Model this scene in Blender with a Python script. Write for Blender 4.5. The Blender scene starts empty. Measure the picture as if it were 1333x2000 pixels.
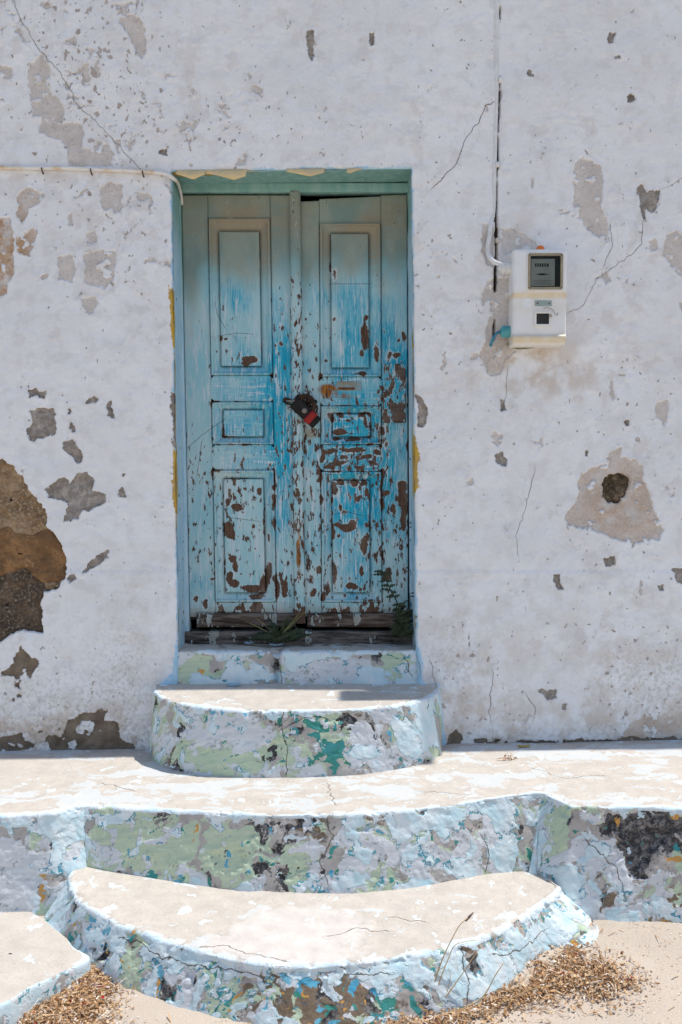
import bpy, math, random
import numpy as np
from mathutils import Matrix, Vector

# ------------------------------------------------------------------ camera, sky, sun, exposure
SC = bpy.context.scene
COL = SC.collection
D, FPX, CZ = 4.05, 1944.0, 1.5            # distance to the wall, focal length (of a 2000 px tall frame), eye height
PITCH = math.atan(80.0 / FPX)

cam_d = bpy.data.cameras.new("camera")
cam_d.sensor_fit = 'VERTICAL'; cam_d.sensor_height = 36.0; cam_d.lens = 36.0 * FPX / 2000.0
cam_d.clip_start = 0.05; cam_d.clip_end = 500.0
cam = bpy.data.objects.new("camera", cam_d); COL.objects.link(cam)
cam.location = (0, -D, CZ); cam.rotation_euler = (math.pi / 2 - PITCH, 0, 0)
SC.camera = cam

SUN = Vector((0.30, 0.034, 1.0)).normalized()          # towards the sun: high, from the right, just behind the wall
world = bpy.data.worlds.new("World"); SC.world = world; world.use_nodes = True
wn = world.node_tree; wn.nodes.clear()
sky = wn.nodes.new("ShaderNodeTexSky"); sky.sky_type = 'NISHITA'; sky.sun_disc = False
sky.sun_elevation = math.asin(SUN.z); sky.sun_rotation = math.atan2(SUN.x, SUN.y)
sky.air_density = 1.0; sky.dust_density = 0.7; sky.ozone_density = 1.0
bg = wn.nodes.new("ShaderNodeBackground"); bg.inputs[1].default_value = 0.15
wo = wn.nodes.new("ShaderNodeOutputWorld")
wn.links.new(sky.outputs[0], bg.inputs[0]); wn.links.new(bg.outputs[0], wo.inputs[0])

sun_d = bpy.data.lights.new("sun", 'SUN'); sun_d.energy = 4.0; sun_d.angle = math.radians(0.55); sun_d.color = (1.0, 0.955, 0.89)
sun = bpy.data.objects.new("sun", sun_d); COL.objects.link(sun)
sun.rotation_euler = SUN.to_track_quat('Z', 'Y').to_euler(); sun.location = (3, 1, 8)

SC.view_settings.view_transform = 'Standard'; SC.view_settings.look = 'None'
SC.view_settings.exposure = 0.13; SC.view_settings.gamma = 1.0; SC.view_settings.use_curve_mapping = False
SC.render.engine = 'CYCLES'
SC.cycles.use_denoising = True
SC.cycles.use_adaptive_sampling = True; SC.cycles.adaptive_threshold = 0.03
SC.cycles.max_bounces = 6; SC.cycles.diffuse_bounces = 3

# ------------------------------------------------------------------ numeric helpers
rng = np.random.default_rng(7)
random.seed(7)
cp, sp = math.cos(PITCH), math.sin(PITCH)

def on_y(px, py, y):
    """point of the vertical plane Y = y seen at photo pixel (px, py): returns X, Z"""
    u = (np.asarray(px, float) - 666.5) / FPX; v = (1000.0 - np.asarray(py, float)) / FPX
    t = (y + D) / (cp + v * sp)
    return u * t, CZ + (-sp + v * cp) * t

def on_z(px, py, z):
    """point of a level (or nearly level, z = f(X, Y)) surface: returns X, Y"""
    u = (np.asarray(px, float) - 666.5) / FPX; v = (1000.0 - np.asarray(py, float)) / FPX
    dz = -sp + v * cp; dy = cp + v * sp
    zz = z(0 * u, 0 * u - 0.6) if callable(z) else z
    for _ in range(8):
        t = (zz - CZ) / dz
        X, Y = u * t, -D + dy * t
        if not callable(z): break
        zz = z(X, Y)
    return X, Y

_P = rng.permutation(4096)
_V = rng.random(4096) * 2 - 1
def vnoise(x, y, s=0):
    xi = np.floor(x).astype(np.int64); yi = np.floor(y).astype(np.int64)
    fx = x - xi; fy = y - yi
    fx = fx * fx * fx * (fx * (fx * 6 - 15) + 10); fy = fy * fy * fy * (fy * (fy * 6 - 15) + 10)
    def h(a, b): return _V[_P[(_P[(a + s * 131) & 4095] + b) & 4095]]
    return (h(xi, yi) * (1 - fx) + h(xi + 1, yi) * fx) * (1 - fy) + (h(xi, yi + 1) * (1 - fx) + h(xi + 1, yi + 1) * fx) * fy
def fbm(x, y, f, o=4, s=0, g=0.5):
    r = 0; a = 1.0; t = 0
    for i in range(o):
        r = r + a * vnoise(x * f + 17.3 * i + s * 3.7, y * f - 9.1 * i + s * 7.9, s + i); t += a; a *= g; f *= 2.03
    return r / t * 1.6
_G = np.stack([np.cos(np.arange(4096) * 2.399963), np.sin(np.arange(4096) * 2.399963)], -1)
def pfbm(x, y, f, o=5, s=0, g=0.55, std=0.12):
    """gradient noise, several octaves, brought to a set spread"""
    r = 0.0; a = 1.0
    for i in range(o):
        X = x * f + 31.7 * i + s * 5.31; Y = y * f + 11.9 * i - s * 3.77
        xi = np.floor(X).astype(np.int64); yi = np.floor(Y).astype(np.int64); fx = X - xi; fy = Y - yi
        u = fx * fx * fx * (fx * (fx * 6 - 15) + 10); v = fy * fy * fy * (fy * (fy * 6 - 15) + 10)
        def h(dx, dy):
            k = _P[(_P[(xi + dx + (s + i) * 77) & 4095] + yi + dy) & 4095]; return _G[k, 0] * (fx - dx) + _G[k, 1] * (fy - dy)
        r = r + a * ((h(0, 0) * (1 - u) + h(1, 0) * u) * (1 - v) + (h(0, 1) * (1 - u) + h(1, 1) * u) * v); a *= g; f *= 2.07
    return r * (std / (0.26 * math.sqrt((1 - g ** (2 * o)) / (1 - g * g))))
def sstep(a, b, x):
    t = np.clip((x - a) / (b - a), 0, 1); return t * t * (3 - 2 * t)

def seg_dist(x, z, a, b):
    dx, dz = b[0] - a[0], b[1] - a[1]
    t = np.clip(((x - a[0]) * dx + (z - a[1]) * dz) / (dx * dx + dz * dz + 1e-12), 0, 1)
    return np.hypot(x - a[0] - t * dx, z - a[1] - t * dz), dx * (z - a[1]) - dz * (x - a[0])
def jitter(P, amp=0.006, seg=0.018, seed=0):
    P = np.asarray(P, float); L = np.r_[0, np.cumsum(np.linalg.norm(np.diff(P, axis=0), axis=1))]; n = max(2, int(L[-1] / seg)); u = np.linspace(0, L[-1], n)
    q = np.stack([np.interp(u, L, P[:, i]) for i in (0, 1)], -1); r = np.random.default_rng(seed + len(P) * 13 + n)
    q[1:-1] += r.normal(0, amp * 0.6, (n - 2, 2)); return q
def poly_sdf(x, z, P, m=0.05):
    """signed distance, positive inside, clipped at -m far outside"""
    P = np.asarray(P); out = np.full(x.shape, -m)
    k = (x > P[:, 0].min() - m) & (x < P[:, 0].max() + m) & (z > P[:, 1].min() - m) & (z < P[:, 1].max() + m)
    if not k.any(): return out
    xx, zz = x[k], z[k]; d = np.full(xx.shape, 9.0); ins = np.zeros(xx.shape, bool)
    for i in range(len(P)):
        a, b = P[i], P[(i + 1) % len(P)]
        d = np.minimum(d, seg_dist(xx, zz, a, b)[0])
        c = (a[1] > zz) != (b[1] > zz)
        with np.errstate(divide='ignore', invalid='ignore'):
            c &= xx < (b[0] - a[0]) * (zz - a[1]) / (b[1] - a[1] + 1e-15) + a[0]
        ins ^= c
    out[k] = np.maximum(np.where(ins, d, -d), -m)
    return out

# ------------------------------------------------------------------ object helpers
def link(name, me, mat=None, parent=None):
    o = bpy.data.objects.new(name, me); COL.objects.link(o)
    if mat: me.materials.append(mat)
    if parent is not None:
        o.parent = parent; o.matrix_parent_inverse = Matrix.Translation(-parent_loc(parent))
    return o
def parent_loc(p):
    v = Vector(p.location)
    while p.parent: p = p.parent; v = v if p.matrix_parent_inverse else v
    return v
def thing(name, label, cat, loc, group=None):
    o = bpy.data.objects.new(name, None); COL.objects.link(o); o.location = loc; o.empty_display_size = 0.1
    return tag(o, label, cat, group)
def tag(o, label=None, cat=None, group=None, kind=None):
    if label: o["label"] = label
    if cat: o["category"] = cat
    if group: o["group"] = group
    if kind: o["kind"] = kind
    return o
def mesh_np(name, V, Fq, attrs=None, smooth=True):
    me = bpy.data.meshes.new(name); V = np.ascontiguousarray(V, np.float32).reshape(-1, 3); Fq = np.ascontiguousarray(Fq, np.int32)
    n, k = Fq.shape
    me.vertices.add(len(V)); me.vertices.foreach_set("co", V.ravel())
    me.loops.add(n * k); me.loops.foreach_set("vertex_index", Fq.ravel())
    me.polygons.add(n); me.polygons.foreach_set("loop_start", np.arange(0, n * k, k, dtype=np.int32))
    me.polygons.foreach_set("use_smooth", np.full(n, smooth))
    for a, v in (attrs or {}).items():
        at = me.attributes.new(a, 'FLOAT', 'POINT'); at.data.foreach_set("value", np.ascontiguousarray(np.broadcast_to(v, V.shape[:1]) if np.ndim(v) == 0 else np.ravel(v), np.float32))
    me.update(calc_edges=True); me.validate()
    return me
def grid_faces(nr, nc, keep=None, flip=False, base=0):
    i = np.arange(nr * nc).reshape(nr, nc)
    q = np.stack([i[:-1, :-1], i[:-1, 1:], i[1:, 1:], i[1:, :-1]], -1)
    if flip: q = q[..., ::-1]
    q = q.reshape(-1, 4)
    if keep is not None: q = q[keep.ravel()]
    return q + base
def grid_mesh(name, P, attrs=None, keep=None, flip=False, smooth=True):
    nr, nc = P.shape[:2]
    F = grid_faces(nr, nc, keep, flip)
    used = np.unique(F); mp = np.full(nr * nc, -1); mp[used] = np.arange(len(used))
    A = {k: np.ravel(np.broadcast_to(v, (nr, nc)))[used] for k, v in (attrs or {}).items()}
    return mesh_np(name, P.reshape(-1, 3)[used], mp[F], A, smooth)

class MB:
    """collects simple solids for one mesh"""
    def __init__(s): s.v, s.f = [], []
    def add(s, V, F):
        b = len(s.v); s.v += [tuple(p) for p in V]; s.f += [tuple(i + b for i in f) for f in F]; return s
    def box(s, a, b, ch=0.0, M=None):
        (x0, y0, z0), (x1, y1, z1) = a, b
        if ch <= 0:
            V = [(x0,y0,z0),(x1,y0,z0),(x1,y1,z0),(x0,y1,z0),(x0,y0,z1),(x1,y0,z1),(x1,y1,z1),(x0,y1,z1)]
            F = [(0,3,2,1),(4,5,6,7),(0,1,5,4),(1,2,6,5),(2,3,7,6),(3,0,4,7)]
        else:
            c = ch; V = []
            for z, i in ((z0, c), (z0 + c, 0), (z1 - c, 0), (z1, c)):
                X0, X1, Y0, Y1 = x0 + i, x1 - i, y0 + i, y1 - i
                V += [(X0+c,Y0,z),(X1-c,Y0,z),(X1,Y0+c,z),(X1,Y1-c,z),(X1-c,Y1,z),(X0+c,Y1,z),(X0,Y1-c,z),(X0,Y0+c,z)]
            F = [tuple(range(7,-1,-1)), tuple(range(24,32))]
            for r in range(3):
                for k in range(8): F.append((r*8+k, r*8+(k+1)%8, r*8+8+(k+1)%8, r*8+8+k))
        if M is not None: V = [M @ Vector(p) for p in V]
        return s.add(V, F)
    def tube(s, pts, r, n=8, cap=True):
        pts = [Vector(p) for p in pts]; R = r if hasattr(r, '__len__') else [r] * len(pts)
        V, F = [], []; up = Vector((0.13, 0.92, 0.37)); u = None
        for i, p in enumerate(pts):
            t = (pts[min(i+1, len(pts)-1)] - pts[max(i-1, 0)]).normalized()
            u = (u if u is not None else up); u = (u - t * u.dot(t))
            if u.length < 1e-4: u = Vector((1, 0, 0)) - t * t.x
            u.normalize(); w = t.cross(u)
            for k in range(n):
                a = 2 * math.pi * k / n; V.append(p + (u * math.cos(a) + w * math.sin(a)) * R[i])
        for i in range(len(pts) - 1):
            for k in range(n): F.append((i*n+k, i*n+(k+1) % n, (i+1)*n+(k+1) % n, (i+1)*n+k))
        if cap: F += [tuple(range(n-1, -1, -1)), tuple(range((len(pts)-1)*n, len(pts)*n))]
        return s.add(V, F)
    def lathe(s, c, axis, prof, n=20):
        """prof: list of (distance along axis, radius)"""
        a = Vector(axis).normalized(); u = a.orthogonal().normalized(); w = a.cross(u); V, F = [], []
        for d, r in prof:
            for k in range(n):
                t = 2 * math.pi * k / n; V.append(Vector(c) + a * d + (u * math.cos(t) + w * math.sin(t)) * max(r, 1e-5))
        for i in range(len(prof) - 1):
            for k in range(n): F.append((i*n+k, i*n+(k+1) % n, (i+1)*n+(k+1) % n, (i+1)*n+k))
        F += [tuple(range(n-1, -1, -1)), tuple(range((len(prof)-1)*n, len(prof)*n))]
        return s.add(V, F)
    def build(s, name, mat, parent=None, smooth=False, bevel=0):
        me = bpy.data.meshes.new(name); me.from_pydata([tuple(p) for p in s.v], [], s.f); me.update()
        if smooth: me.polygons.foreach_set("use_smooth", np.ones(len(me.polygons), bool))
        o = link(name, me, mat, parent)
        if bevel:
            m = o.modifiers.new("bevel", 'BEVEL'); m.width = bevel; m.segments = 3; m.limit_method = 'ANGLE'
        return o

def spline(P, n):
    """Catmull-Rom through P, n samples"""
    P = np.asarray(P, float); Q = np.vstack([2 * P[0] - P[1], P, 2 * P[-1] - P[-2]])
    L = np.r_[0, np.cumsum(np.linalg.norm(np.diff(P, axis=0), axis=1))]
    u = np.linspace(0, L[-1], n); out = []
    for t in u:
        i = min(np.searchsorted(L, t, 'right') - 1, len(P) - 2); f = (t - L[i]) / (L[i+1] - L[i] + 1e-12)
        a, b, c, d = Q[i:i+4]
        out.append(0.5 * (2*b + (c - a) * f + (2*a - 5*b + 4*c - d) * f * f + (3*b - a - 3*c + d) * f ** 3))
    return np.array(out)

# ------------------------------------------------------------------ node helpers
class NT:
    def __init__(s, name, rough=0.85, spec=0.25):
        s.m = bpy.data.materials.new(name); s.m.use_nodes = True; s.t = s.m.node_tree; s.t.nodes.clear()
        s.b = s.t.nodes.new("ShaderNodeBsdfPrincipled"); o = s.t.nodes.new("ShaderNodeOutputMaterial")
        s.t.links.new(s.b.outputs[0], o.inputs[0]); s.b.inputs["Roughness"].default_value = rough
        s.b.inputs["Specular IOR Level"].default_value = spec
        s.co = s.t.nodes.new("ShaderNodeTexCoord").outputs["Object"]
    def put(s, sock, v):
        if hasattr(v, 'is_output'): s.t.links.new(v, sock)
        elif isinstance(v, (tuple, list)): sock.default_value = tuple(v) + ((1,) if len(v) == 3 and len(sock.default_value) == 4 else ())
        else: sock.default_value = v
    def attr(s, n):
        a = s.t.nodes.new("ShaderNodeAttribute"); a.attribute_name = n; return a.outputs["Fac"]
    def math(s, op, a, b=0.0, c=None, clamp=False):
        n = s.t.nodes.new("ShaderNodeMath"); n.operation = op; n.use_clamp = clamp
        s.put(n.inputs[0], a); s.put(n.inputs[1], b)
        if c is not None: s.put(n.inputs[2], c)
        return n.outputs[0]
    def add(s, a, b): return s.math('ADD', a, b)
    def mul(s, a, b): return s.math('MULTIPLY', a, b)
    def sub(s, a, b): return s.math('SUBTRACT', a, b)
    def vmap(s, scale=(1,1,1), loc=(0,0,0), v=None):
        n = s.t.nodes.new("ShaderNodeMapping"); s.put(n.inputs[0], v or s.co); n.inputs["Scale"].default_value = scale; n.inputs["Location"].default_value = loc
        return n.outputs[0]
    def noise(s, scale, detail=4, rough=0.55, v=None, dist=0.0, seed=0, color=False):
        n = s.t.nodes.new("ShaderNodeTexNoise"); n.inputs["Scale"].default_value = scale; n.inputs["Detail"].default_value = detail
        n.inputs["Roughness"].default_value = rough; n.inputs["Distortion"].default_value = dist
        s.put(n.inputs["Vector"], s.vmap(loc=(seed * 7.31, seed * 3.17, seed * 5.77), v=v) if seed else (v or s.co))
        return n.outputs["Color" if color else "Fac"]
    def voro(s, scale, v=None, feature='F1'):
        n = s.t.nodes.new("ShaderNodeTexVoronoi"); n.feature = feature; n.inputs["Scale"].default_value = scale; s.put(n.inputs["Vector"], v or s.co)
        return n.outputs["Distance"]
    def ramp(s, f, lo, hi, a=0.0, b=1.0, kind='SMOOTHSTEP'):
        n = s.t.nodes.new("ShaderNodeMapRange"); n.interpolation_type = kind; n.clamp = True if kind == 'LINEAR' else True
        for i, v in enumerate((f, lo, hi, a, b)): s.put(n.inputs[i], v)
        return n.outputs[0]
    def mix(s, f, a, b):
        n = s.t.nodes.new("ShaderNodeMix"); n.data_type = 'RGBA'; s.put(n.inputs[0], f); s.put(n.inputs[6], a); s.put(n.inputs[7], b)
        return n.outputs[2]
    def bump(s, h, dist=0.003, strength=1.0):
        n = s.t.nodes.new("ShaderNodeBump"); n.inputs["Distance"].default_value = dist; n.inputs["Strength"].default_value = strength
        s.put(n.inputs["Height"], h); s.t.links.new(n.outputs[0], s.b.inputs["Normal"])
    def warp(s, scale, amt, seed=0, v=None):
        c = s.noise(scale, 3, 0.6, v=v, seed=seed, color=True)
        n = s.t.nodes.new("ShaderNodeVectorMath"); n.operation = 'MULTIPLY_ADD'
        s.put(n.inputs[0], c); n.inputs[1].default_value = (amt,) * 3; s.put(n.inputs[2], v or s.co); return n.outputs[0]
    def color(s, c): s.put(s.b.inputs["Base Color"], c)
    def rough(s, c): s.put(s.b.inputs["Roughness"], c)

# ------------------------------------------------------------------ materials
def mat_wall():
    n = NT("limewash_wall", 0.92, 0.15)
    fine = n.noise(120, 2, 0.6); wob = n.noise(62, 3, 0.65, seed=2); tone = n.attr("tone"); tone2 = n.attr("tone2")
    wobble = n.mul(n.sub(wob, 0.5), 0.020)
    A = n.ramp(n.add(n.attr("thin"), wobble), 0.0, 0.005)
    B = n.ramp(n.add(n.attr("deep"), wobble), 0.0, 0.0018)
    H = n.ramp(n.attr("hole"), 0.0, 0.002)
    white = n.mix(tone2, (0.83, 0.828, 0.828), (0.775, 0.772, 0.772))
    white = n.mix(n.ramp(tone, 0.5, 0.95, 0.0, 0.45), white, (0.69, 0.67, 0.655))
    white = n.mix(n.ramp(n.add(n.mul(wob, 0.6), n.mul(fine, 0.4)), 0.54, 0.70, 0.0, 0.25), white, (0.62, 0.595, 0.57))
    white = n.mix(n.mul(n.attr("scab"), 0.55), white, n.mix(tone, (0.70, 0.655, 0.615), (0.63, 0.61, 0.60)))
    white = n.mix(n.attr("stain"), white, (0.58, 0.49, 0.41))
    white = n.mix(n.mul(n.attr("grime"), n.ramp(wob, 0.42, 0.70)), white, (0.30, 0.275, 0.25))
    Ac = n.mix(tone, (0.69, 0.63, 0.58), (0.57, 0.52, 0.48))
    Ac = n.mix(n.ramp(n.add(n.mul(wob, 0.5), n.mul(fine, 0.5)), 0.48, 0.66, 0.0, 0.5), Ac, (0.48, 0.41, 0.355))
    Ac = n.mix(n.attr("tan"), Ac, n.mix(n.ramp(fine, 0.4, 0.6), (0.54, 0.35, 0.20), (0.40, 0.25, 0.15)))
    Bc = n.mix(tone, (0.26, 0.225, 0.195), (0.47, 0.42, 0.37))
    Bc = n.mix(n.ramp(wob, 0.45, 0.62, 0, 0.6), Bc, (0.19, 0.155, 0.13))
    Bc = n.mix(n.attr("brown"), Bc, n.mix(tone, (0.14, 0.105, 0.075), (0.27, 0.215, 0.16)))
    pit = n.add(n.noise(50, 2, 0.5, v=n.vmap((1, 1, 0.75)), seed=5), n.mul(n.attr("pits"), 0.10))
    P = n.math('MAXIMUM', n.ramp(pit, 0.745, 0.765), n.ramp(n.add(fine, n.mul(n.attr("pits"), 0.075)), 0.775, 0.80))
    col = n.mix(P, white, n.mix(tone2, (0.36, 0.30, 0.26), (0.54, 0.47, 0.42)))
    col = n.mix(A, col, Ac); col = n.mix(B, col, Bc)
    col = n.mix(n.mul(n.ramp(n.add(n.attr("blue"), wobble), -0.004, 0.006), n.sub(1.0, B)), col, n.mix(tone, (0.30, 0.54, 0.72), (0.50, 0.67, 0.77)))
    col = n.mix(n.ramp(n.add(n.attr("ochre"), wobble), 0.0, 0.003), col, n.mix(tone, (0.58, 0.36, 0.05), (0.44, 0.30, 0.12)))
    ck = n.math('ABSOLUTE', n.add(n.attr("crack"), n.mul(n.sub(wob, 0.5), 0.010)))
    cm = n.mul(n.ramp(ck, 0.0003, 0.0018, 1.0, 0.0), n.attr("crackw"))
    col = n.mix(cm, col, (0.24, 0.19, 0.155))
    col = n.mix(H, col, (0.14, 0.11, 0.08))
    n.color(col)
    h = n.add(n.mul(fine, 0.25), n.mul(wob, 0.35))
    h = n.sub(h, n.add(n.mul(A, 0.55), n.mul(B, 0.8)))
    h = n.sub(h, n.add(n.mul(P, 0.6), n.mul(cm, 1.0)))
    h = n.add(h, n.mul(n.mul(n.add(A, B), fine), 0.6))
    n.bump(h, 0.007, 0.9)
    return n.m

def mat_step():
    """paint layers from the bare cement up; every layer's coverage field is laid on the mesh"""
    n = NT("flaking_step_paint", 0.88, 0.2)
    fine = n.noise(120, 2, 0.65); wob = n.noise(55, 3, 0.65, seed=1); tone = n.attr("tone"); gr = n.attr("hatch")
    wb = n.mul(n.sub(wob, 0.5), 0.42)
    def M(field, edge=0.04, off=0.0): return n.ramp(n.add(n.attr(field), n.add(wb, off)), 0.0, edge)
    speck = n.ramp(wob, 0.53, 0.60)
    cement = n.mix(tone, (0.50, 0.465, 0.43), (0.36, 0.33, 0.305))
    cement = n.mix(M("brown", 0.2), cement, n.mix(fine, (0.11, 0.08, 0.055), (0.29, 0.22, 0.155)))
    m_dark = n.math('MAXIMUM', M("dark"), n.mul(M("dark", 0.04, 0.2), speck))
    c = n.mix(m_dark, cement, n.mix(n.ramp(n.add(n.mul(wob, 0.7), n.mul(fine, 0.3)), 0.42, 0.62), (0.045, 0.043, 0.045), n.mix(tone, (0.12, 0.115, 0.115), (0.30, 0.28, 0.265))))
    m_green = n.math('MULTIPLY', M("green"), n.ramp(n.add(wob, n.mul(gr, 0.4)), 0.42, 0.5))
    c = n.mix(m_green, c, n.mix(gr, (0.56, 0.63, 0.45), (0.43, 0.53, 0.40)))
    m_teal = M("teal")
    c = n.mix(m_teal, c, n.mix(tone, (0.05, 0.24, 0.16), (0.07, 0.30, 0.32)))
    c = n.mix(M("ochre"), c, (0.60, 0.32, 0.09))
    m_grey = M("grey", 0.06)
    c = n.mix(m_grey, c, n.mix(gr, (0.68, 0.695, 0.71), (0.56, 0.585, 0.61)))
    c = n.mix(n.mul(n.mul(m_grey, speck), n.ramp(tone, 0.45, 0.7)), c, (0.36, 0.38, 0.37))
    c = n.mix(n.mul(M("pale", 0.03, 0.05), n.ramp(tone, 0.45, 0.6)), c, n.mix(gr, (0.05, 0.28, 0.42), (0.07, 0.33, 0.36)))
    m_blue = M("blue")
    c = n.mix(m_blue, c, n.mix(tone, (0.06, 0.31, 0.48), (0.20, 0.48, 0.60)))
    m_pale = M("pale", 0.06)
    c = n.mix(m_pale, c, n.mix(tone, (0.50, 0.68, 0.735), (0.71, 0.765, 0.775)))
    sand = n.mix(tone, (0.575, 0.52, 0.455), (0.49, 0.442, 0.387))
    sand = n.mix(n.ramp(fine, 0.52, 0.70, 0, 0.5), sand, (0.38, 0.33, 0.28))
    m_scr = n.mul(n.ramp(n.add(n.attr("scrap"), wb), 0.0, 0.05), n.ramp(fine, 0.25, 0.35))
    sand = n.mix(m_scr, sand, n.mix(tone, (0.545, 0.565, 0.56), (0.585, 0.58, 0.555)))
    sand = n.mix(n.mul(n.ramp(n.add(n.attr("plaster"), n.mul(wb, 0.8)), 0.25, 0.6), 0.9), sand, n.mix(tone, (0.64, 0.60, 0.56), (0.55, 0.505, 0.46)))
    rv = n.ramp(n.add(n.attr("riser"), n.mul(wb, 1.6)), 0.42, 0.52)
    col = n.mix(rv, sand, c)
    ed = n.ramp(n.add(n.attr("edge"), n.mul(wb, 0.8)), 0.0, 0.06)
    col = n.mix(ed, col, n.mix(tone, (0.56, 0.70, 0.765), (0.70, 0.73, 0.735)))
    dm = n.ramp(n.add(n.attr("dirt_shade"), wb), 0.3, 0.8)
    col = n.mix(dm, col, n.mix(fine, (0.10, 0.08, 0.06), (0.22, 0.18, 0.14)))
    ck = n.math('ABSOLUTE', n.add(n.attr("crack"), n.mul(n.sub(wob, 0.5), 0.016)))
    cm = n.mul(n.ramp(ck, 0.0003, 0.0022, 1.0, 0.0), n.attr("crackw"))
    col = n.mix(cm, col, (0.13, 0.105, 0.085))
    n.color(col)
    lay = n.sub(n.add(n.mul(m_grey, 0.6), n.mul(m_pale, 0.8)), n.mul(m_dark, 0.3))
    h = n.add(n.mul(rv, lay), n.mul(n.sub(1.0, rv), n.mul(m_scr, 0.2)))
    h = n.add(h, n.add(n.mul(fine, 0.35), n.mul(wob, 0.6)))
    h = n.add(h, n.mul(ed, 0.15)); h = n.sub(h, n.mul(cm, 1.2))
    n.bump(h, 0.0028, 0.8)
    return n.m

def mat_door():
    n = NT("weathered_door_paint", 0.75, 0.15)
    g1 = n.noise(14, 6, 0.65, v=n.vmap((5.0, 1, 0.55)))
    g2 = n.noise(40, 5, 0.7, v=n.vmap((4.0, 1, 0.30)), seed=1)
    g3 = n.noise(6, 5, 0.6, v=n.vmap((1.6, 1, 0.8)), seed=2)
    hz = n.attr("horiz")
    g1h = n.noise(14, 6, 0.65, v=n.vmap((0.55, 1, 5.0)), seed=3)
    gg = n.add(n.mul(g1, n.sub(1.0, hz)), n.mul(g1h, hz))
    pale = n.mix(n.ramp(g3, 0.3, 0.7), (0.27, 0.51, 0.56), (0.43, 0.585, 0.585))
    strong = n.mix(n.ramp(g2, 0.35, 0.65), (0.01, 0.29, 0.44), (0.045, 0.42, 0.55))
    bl = n.ramp(n.add(n.attr("blue"), n.mul(n.sub(gg, 0.5), 1.7)), 0.15, 0.95)
    col = n.mix(bl, pale, strong)
    scuff = n.mul(n.ramp(n.add(gg, n.mul(n.sub(g2, 0.5), 0.9)), 0.53, 0.64), n.attr("scuff"))
    col = n.mix(scuff, col, (0.52, 0.60, 0.62))
    sage = n.mix(n.ramp(g3, 0.35, 0.65), (0.19, 0.26, 0.23), (0.27, 0.315, 0.265))
    col = n.mix(n.ramp(n.add(n.attr("sage"), n.mul(n.sub(g3, 0.5), 0.9)), 0.15, 0.85), col, sage)
    col = n.mix(n.mul(n.ramp(n.add(n.attr("dirt_shade"), n.mul(n.sub(g1h, 0.5), 0.8)), 0.2, 0.9), 0.8), col, n.mix(g2, (0.27, 0.20, 0.12), (0.35, 0.29, 0.20)))
    col = n.mix(n.ramp(n.attr("rust"), 0.2, 0.8), col, n.mix(n.ramp(g2, 0.35, 0.6), (0.42, 0.18, 0.04), (0.13, 0.045, 0.015)))
    ragged = n.mul(n.sub(n.noise(70, 4, 0.65, v=n.vmap((1.3, 1, 0.8)), seed=4), 0.5), 0.016)
    ch = n.add(n.attr("chip"), ragged)
    sp1 = n.noise(46, 4, 0.6, v=n.vmap((1.5, 1, 0.6)), seed=5)
    m_fl = n.ramp(n.add(sp1, n.mul(n.attr("flake"), 0.15)), 0.735, 0.755)
    m_under = n.math('MAXIMUM', n.ramp(ch, -0.004, -0.0025), n.ramp(n.add(sp1, n.mul(n.attr("flake"), 0.15)), 0.705, 0.72))
    col = n.mix(n.mul(m_under, n.ramp(g3, 0.42, 0.6, 0.1, 0.85)), col, (0.52, 0.585, 0.59))
    m_chip = n.math('MAXIMUM', n.ramp(ch, 0.0, 0.0015), m_fl)
    wood = n.mix(n.ramp(g2, 0.3, 0.7), (0.15, 0.085, 0.055), (0.065, 0.04, 0.03))
    wood = n.mix(n.ramp(g3, 0.5, 0.66, 0, 0.7), wood, (0.20, 0.155, 0.125))
    wood = n.mix(n.attr("greywood"), wood, n.mix(n.ramp(g1h, 0.36, 0.64), (0.03, 0.024, 0.02), (0.20, 0.165, 0.14)))
    col = n.mix(m_chip, col, wood)
    ln = n.math('ABSOLUTE', n.add(n.attr("crack"), n.mul(n.sub(n.noise(60, 3, 0.6, seed=8), 0.5), 0.006)))
    cm = n.mul(n.ramp(ln, 0.0004, 0.0016, 1.0, 0.0), n.attr("crackw"))
    col = n.mix(cm, col, (0.06, 0.05, 0.045))
    n.color(col)
    h = n.mul(g2, 0.35); h = n.sub(h, n.add(n.mul(m_chip, 0.8), n.mul(cm, 0.6))); h = n.sub(h, n.mul(m_under, 0.2))
    n.bump(h, 0.0022, 0.9)
    n.rough(n.ramp(m_chip, 0, 1, 0.72, 0.92))
    return n.m

def mat_jamb():
    n = NT("jamb_paint", 0.7, 0.25)
    g = n.noise(16, 6, 0.6, v=n.vmap((2, 2, 0.6))); f = n.noise(60, 4, 0.6, seed=1)
    c = n.mix(n.ramp(g, 0.35, 0.65), (0.36, 0.56, 0.68), (0.50, 0.64, 0.70))
    c = n.mix(n.ramp(n.attr("sage"), 0, 1), c, n.mix(n.ramp(g, 0.35, 0.65), (0.185, 0.37, 0.345), (0.27, 0.45, 0.41)))
    wob = n.mul(n.sub(n.noise(40, 5, 0.65, seed=2), 0.5), 0.02)
    y = n.add(n.attr("ochre"), wob)
    c = n.mix(n.ramp(y, -0.003, -0.001), c, (0.16, 0.12, 0.07))
    c = n.mix(n.ramp(y, 0.0, 0.002), c, n.mix(n.ramp(f, 0.4, 0.6), (0.60, 0.38, 0.04), (0.52, 0.40, 0.18)))
    b = n.ramp(n.add(n.noise(26, 5, 0.65, seed=3), n.attr("wear")), 0.70, 0.73)
    c = n.mix(b, c, n.mix(n.ramp(f, 0.45, 0.6), (0.03, 0.20, 0.34), (0.14, 0.08, 0.05)))
    n.color(c); n.bump(n.sub(n.mul(g, 0.4), n.mul(b, 0.6)), 0.003, 0.8)
    return n.m

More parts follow.
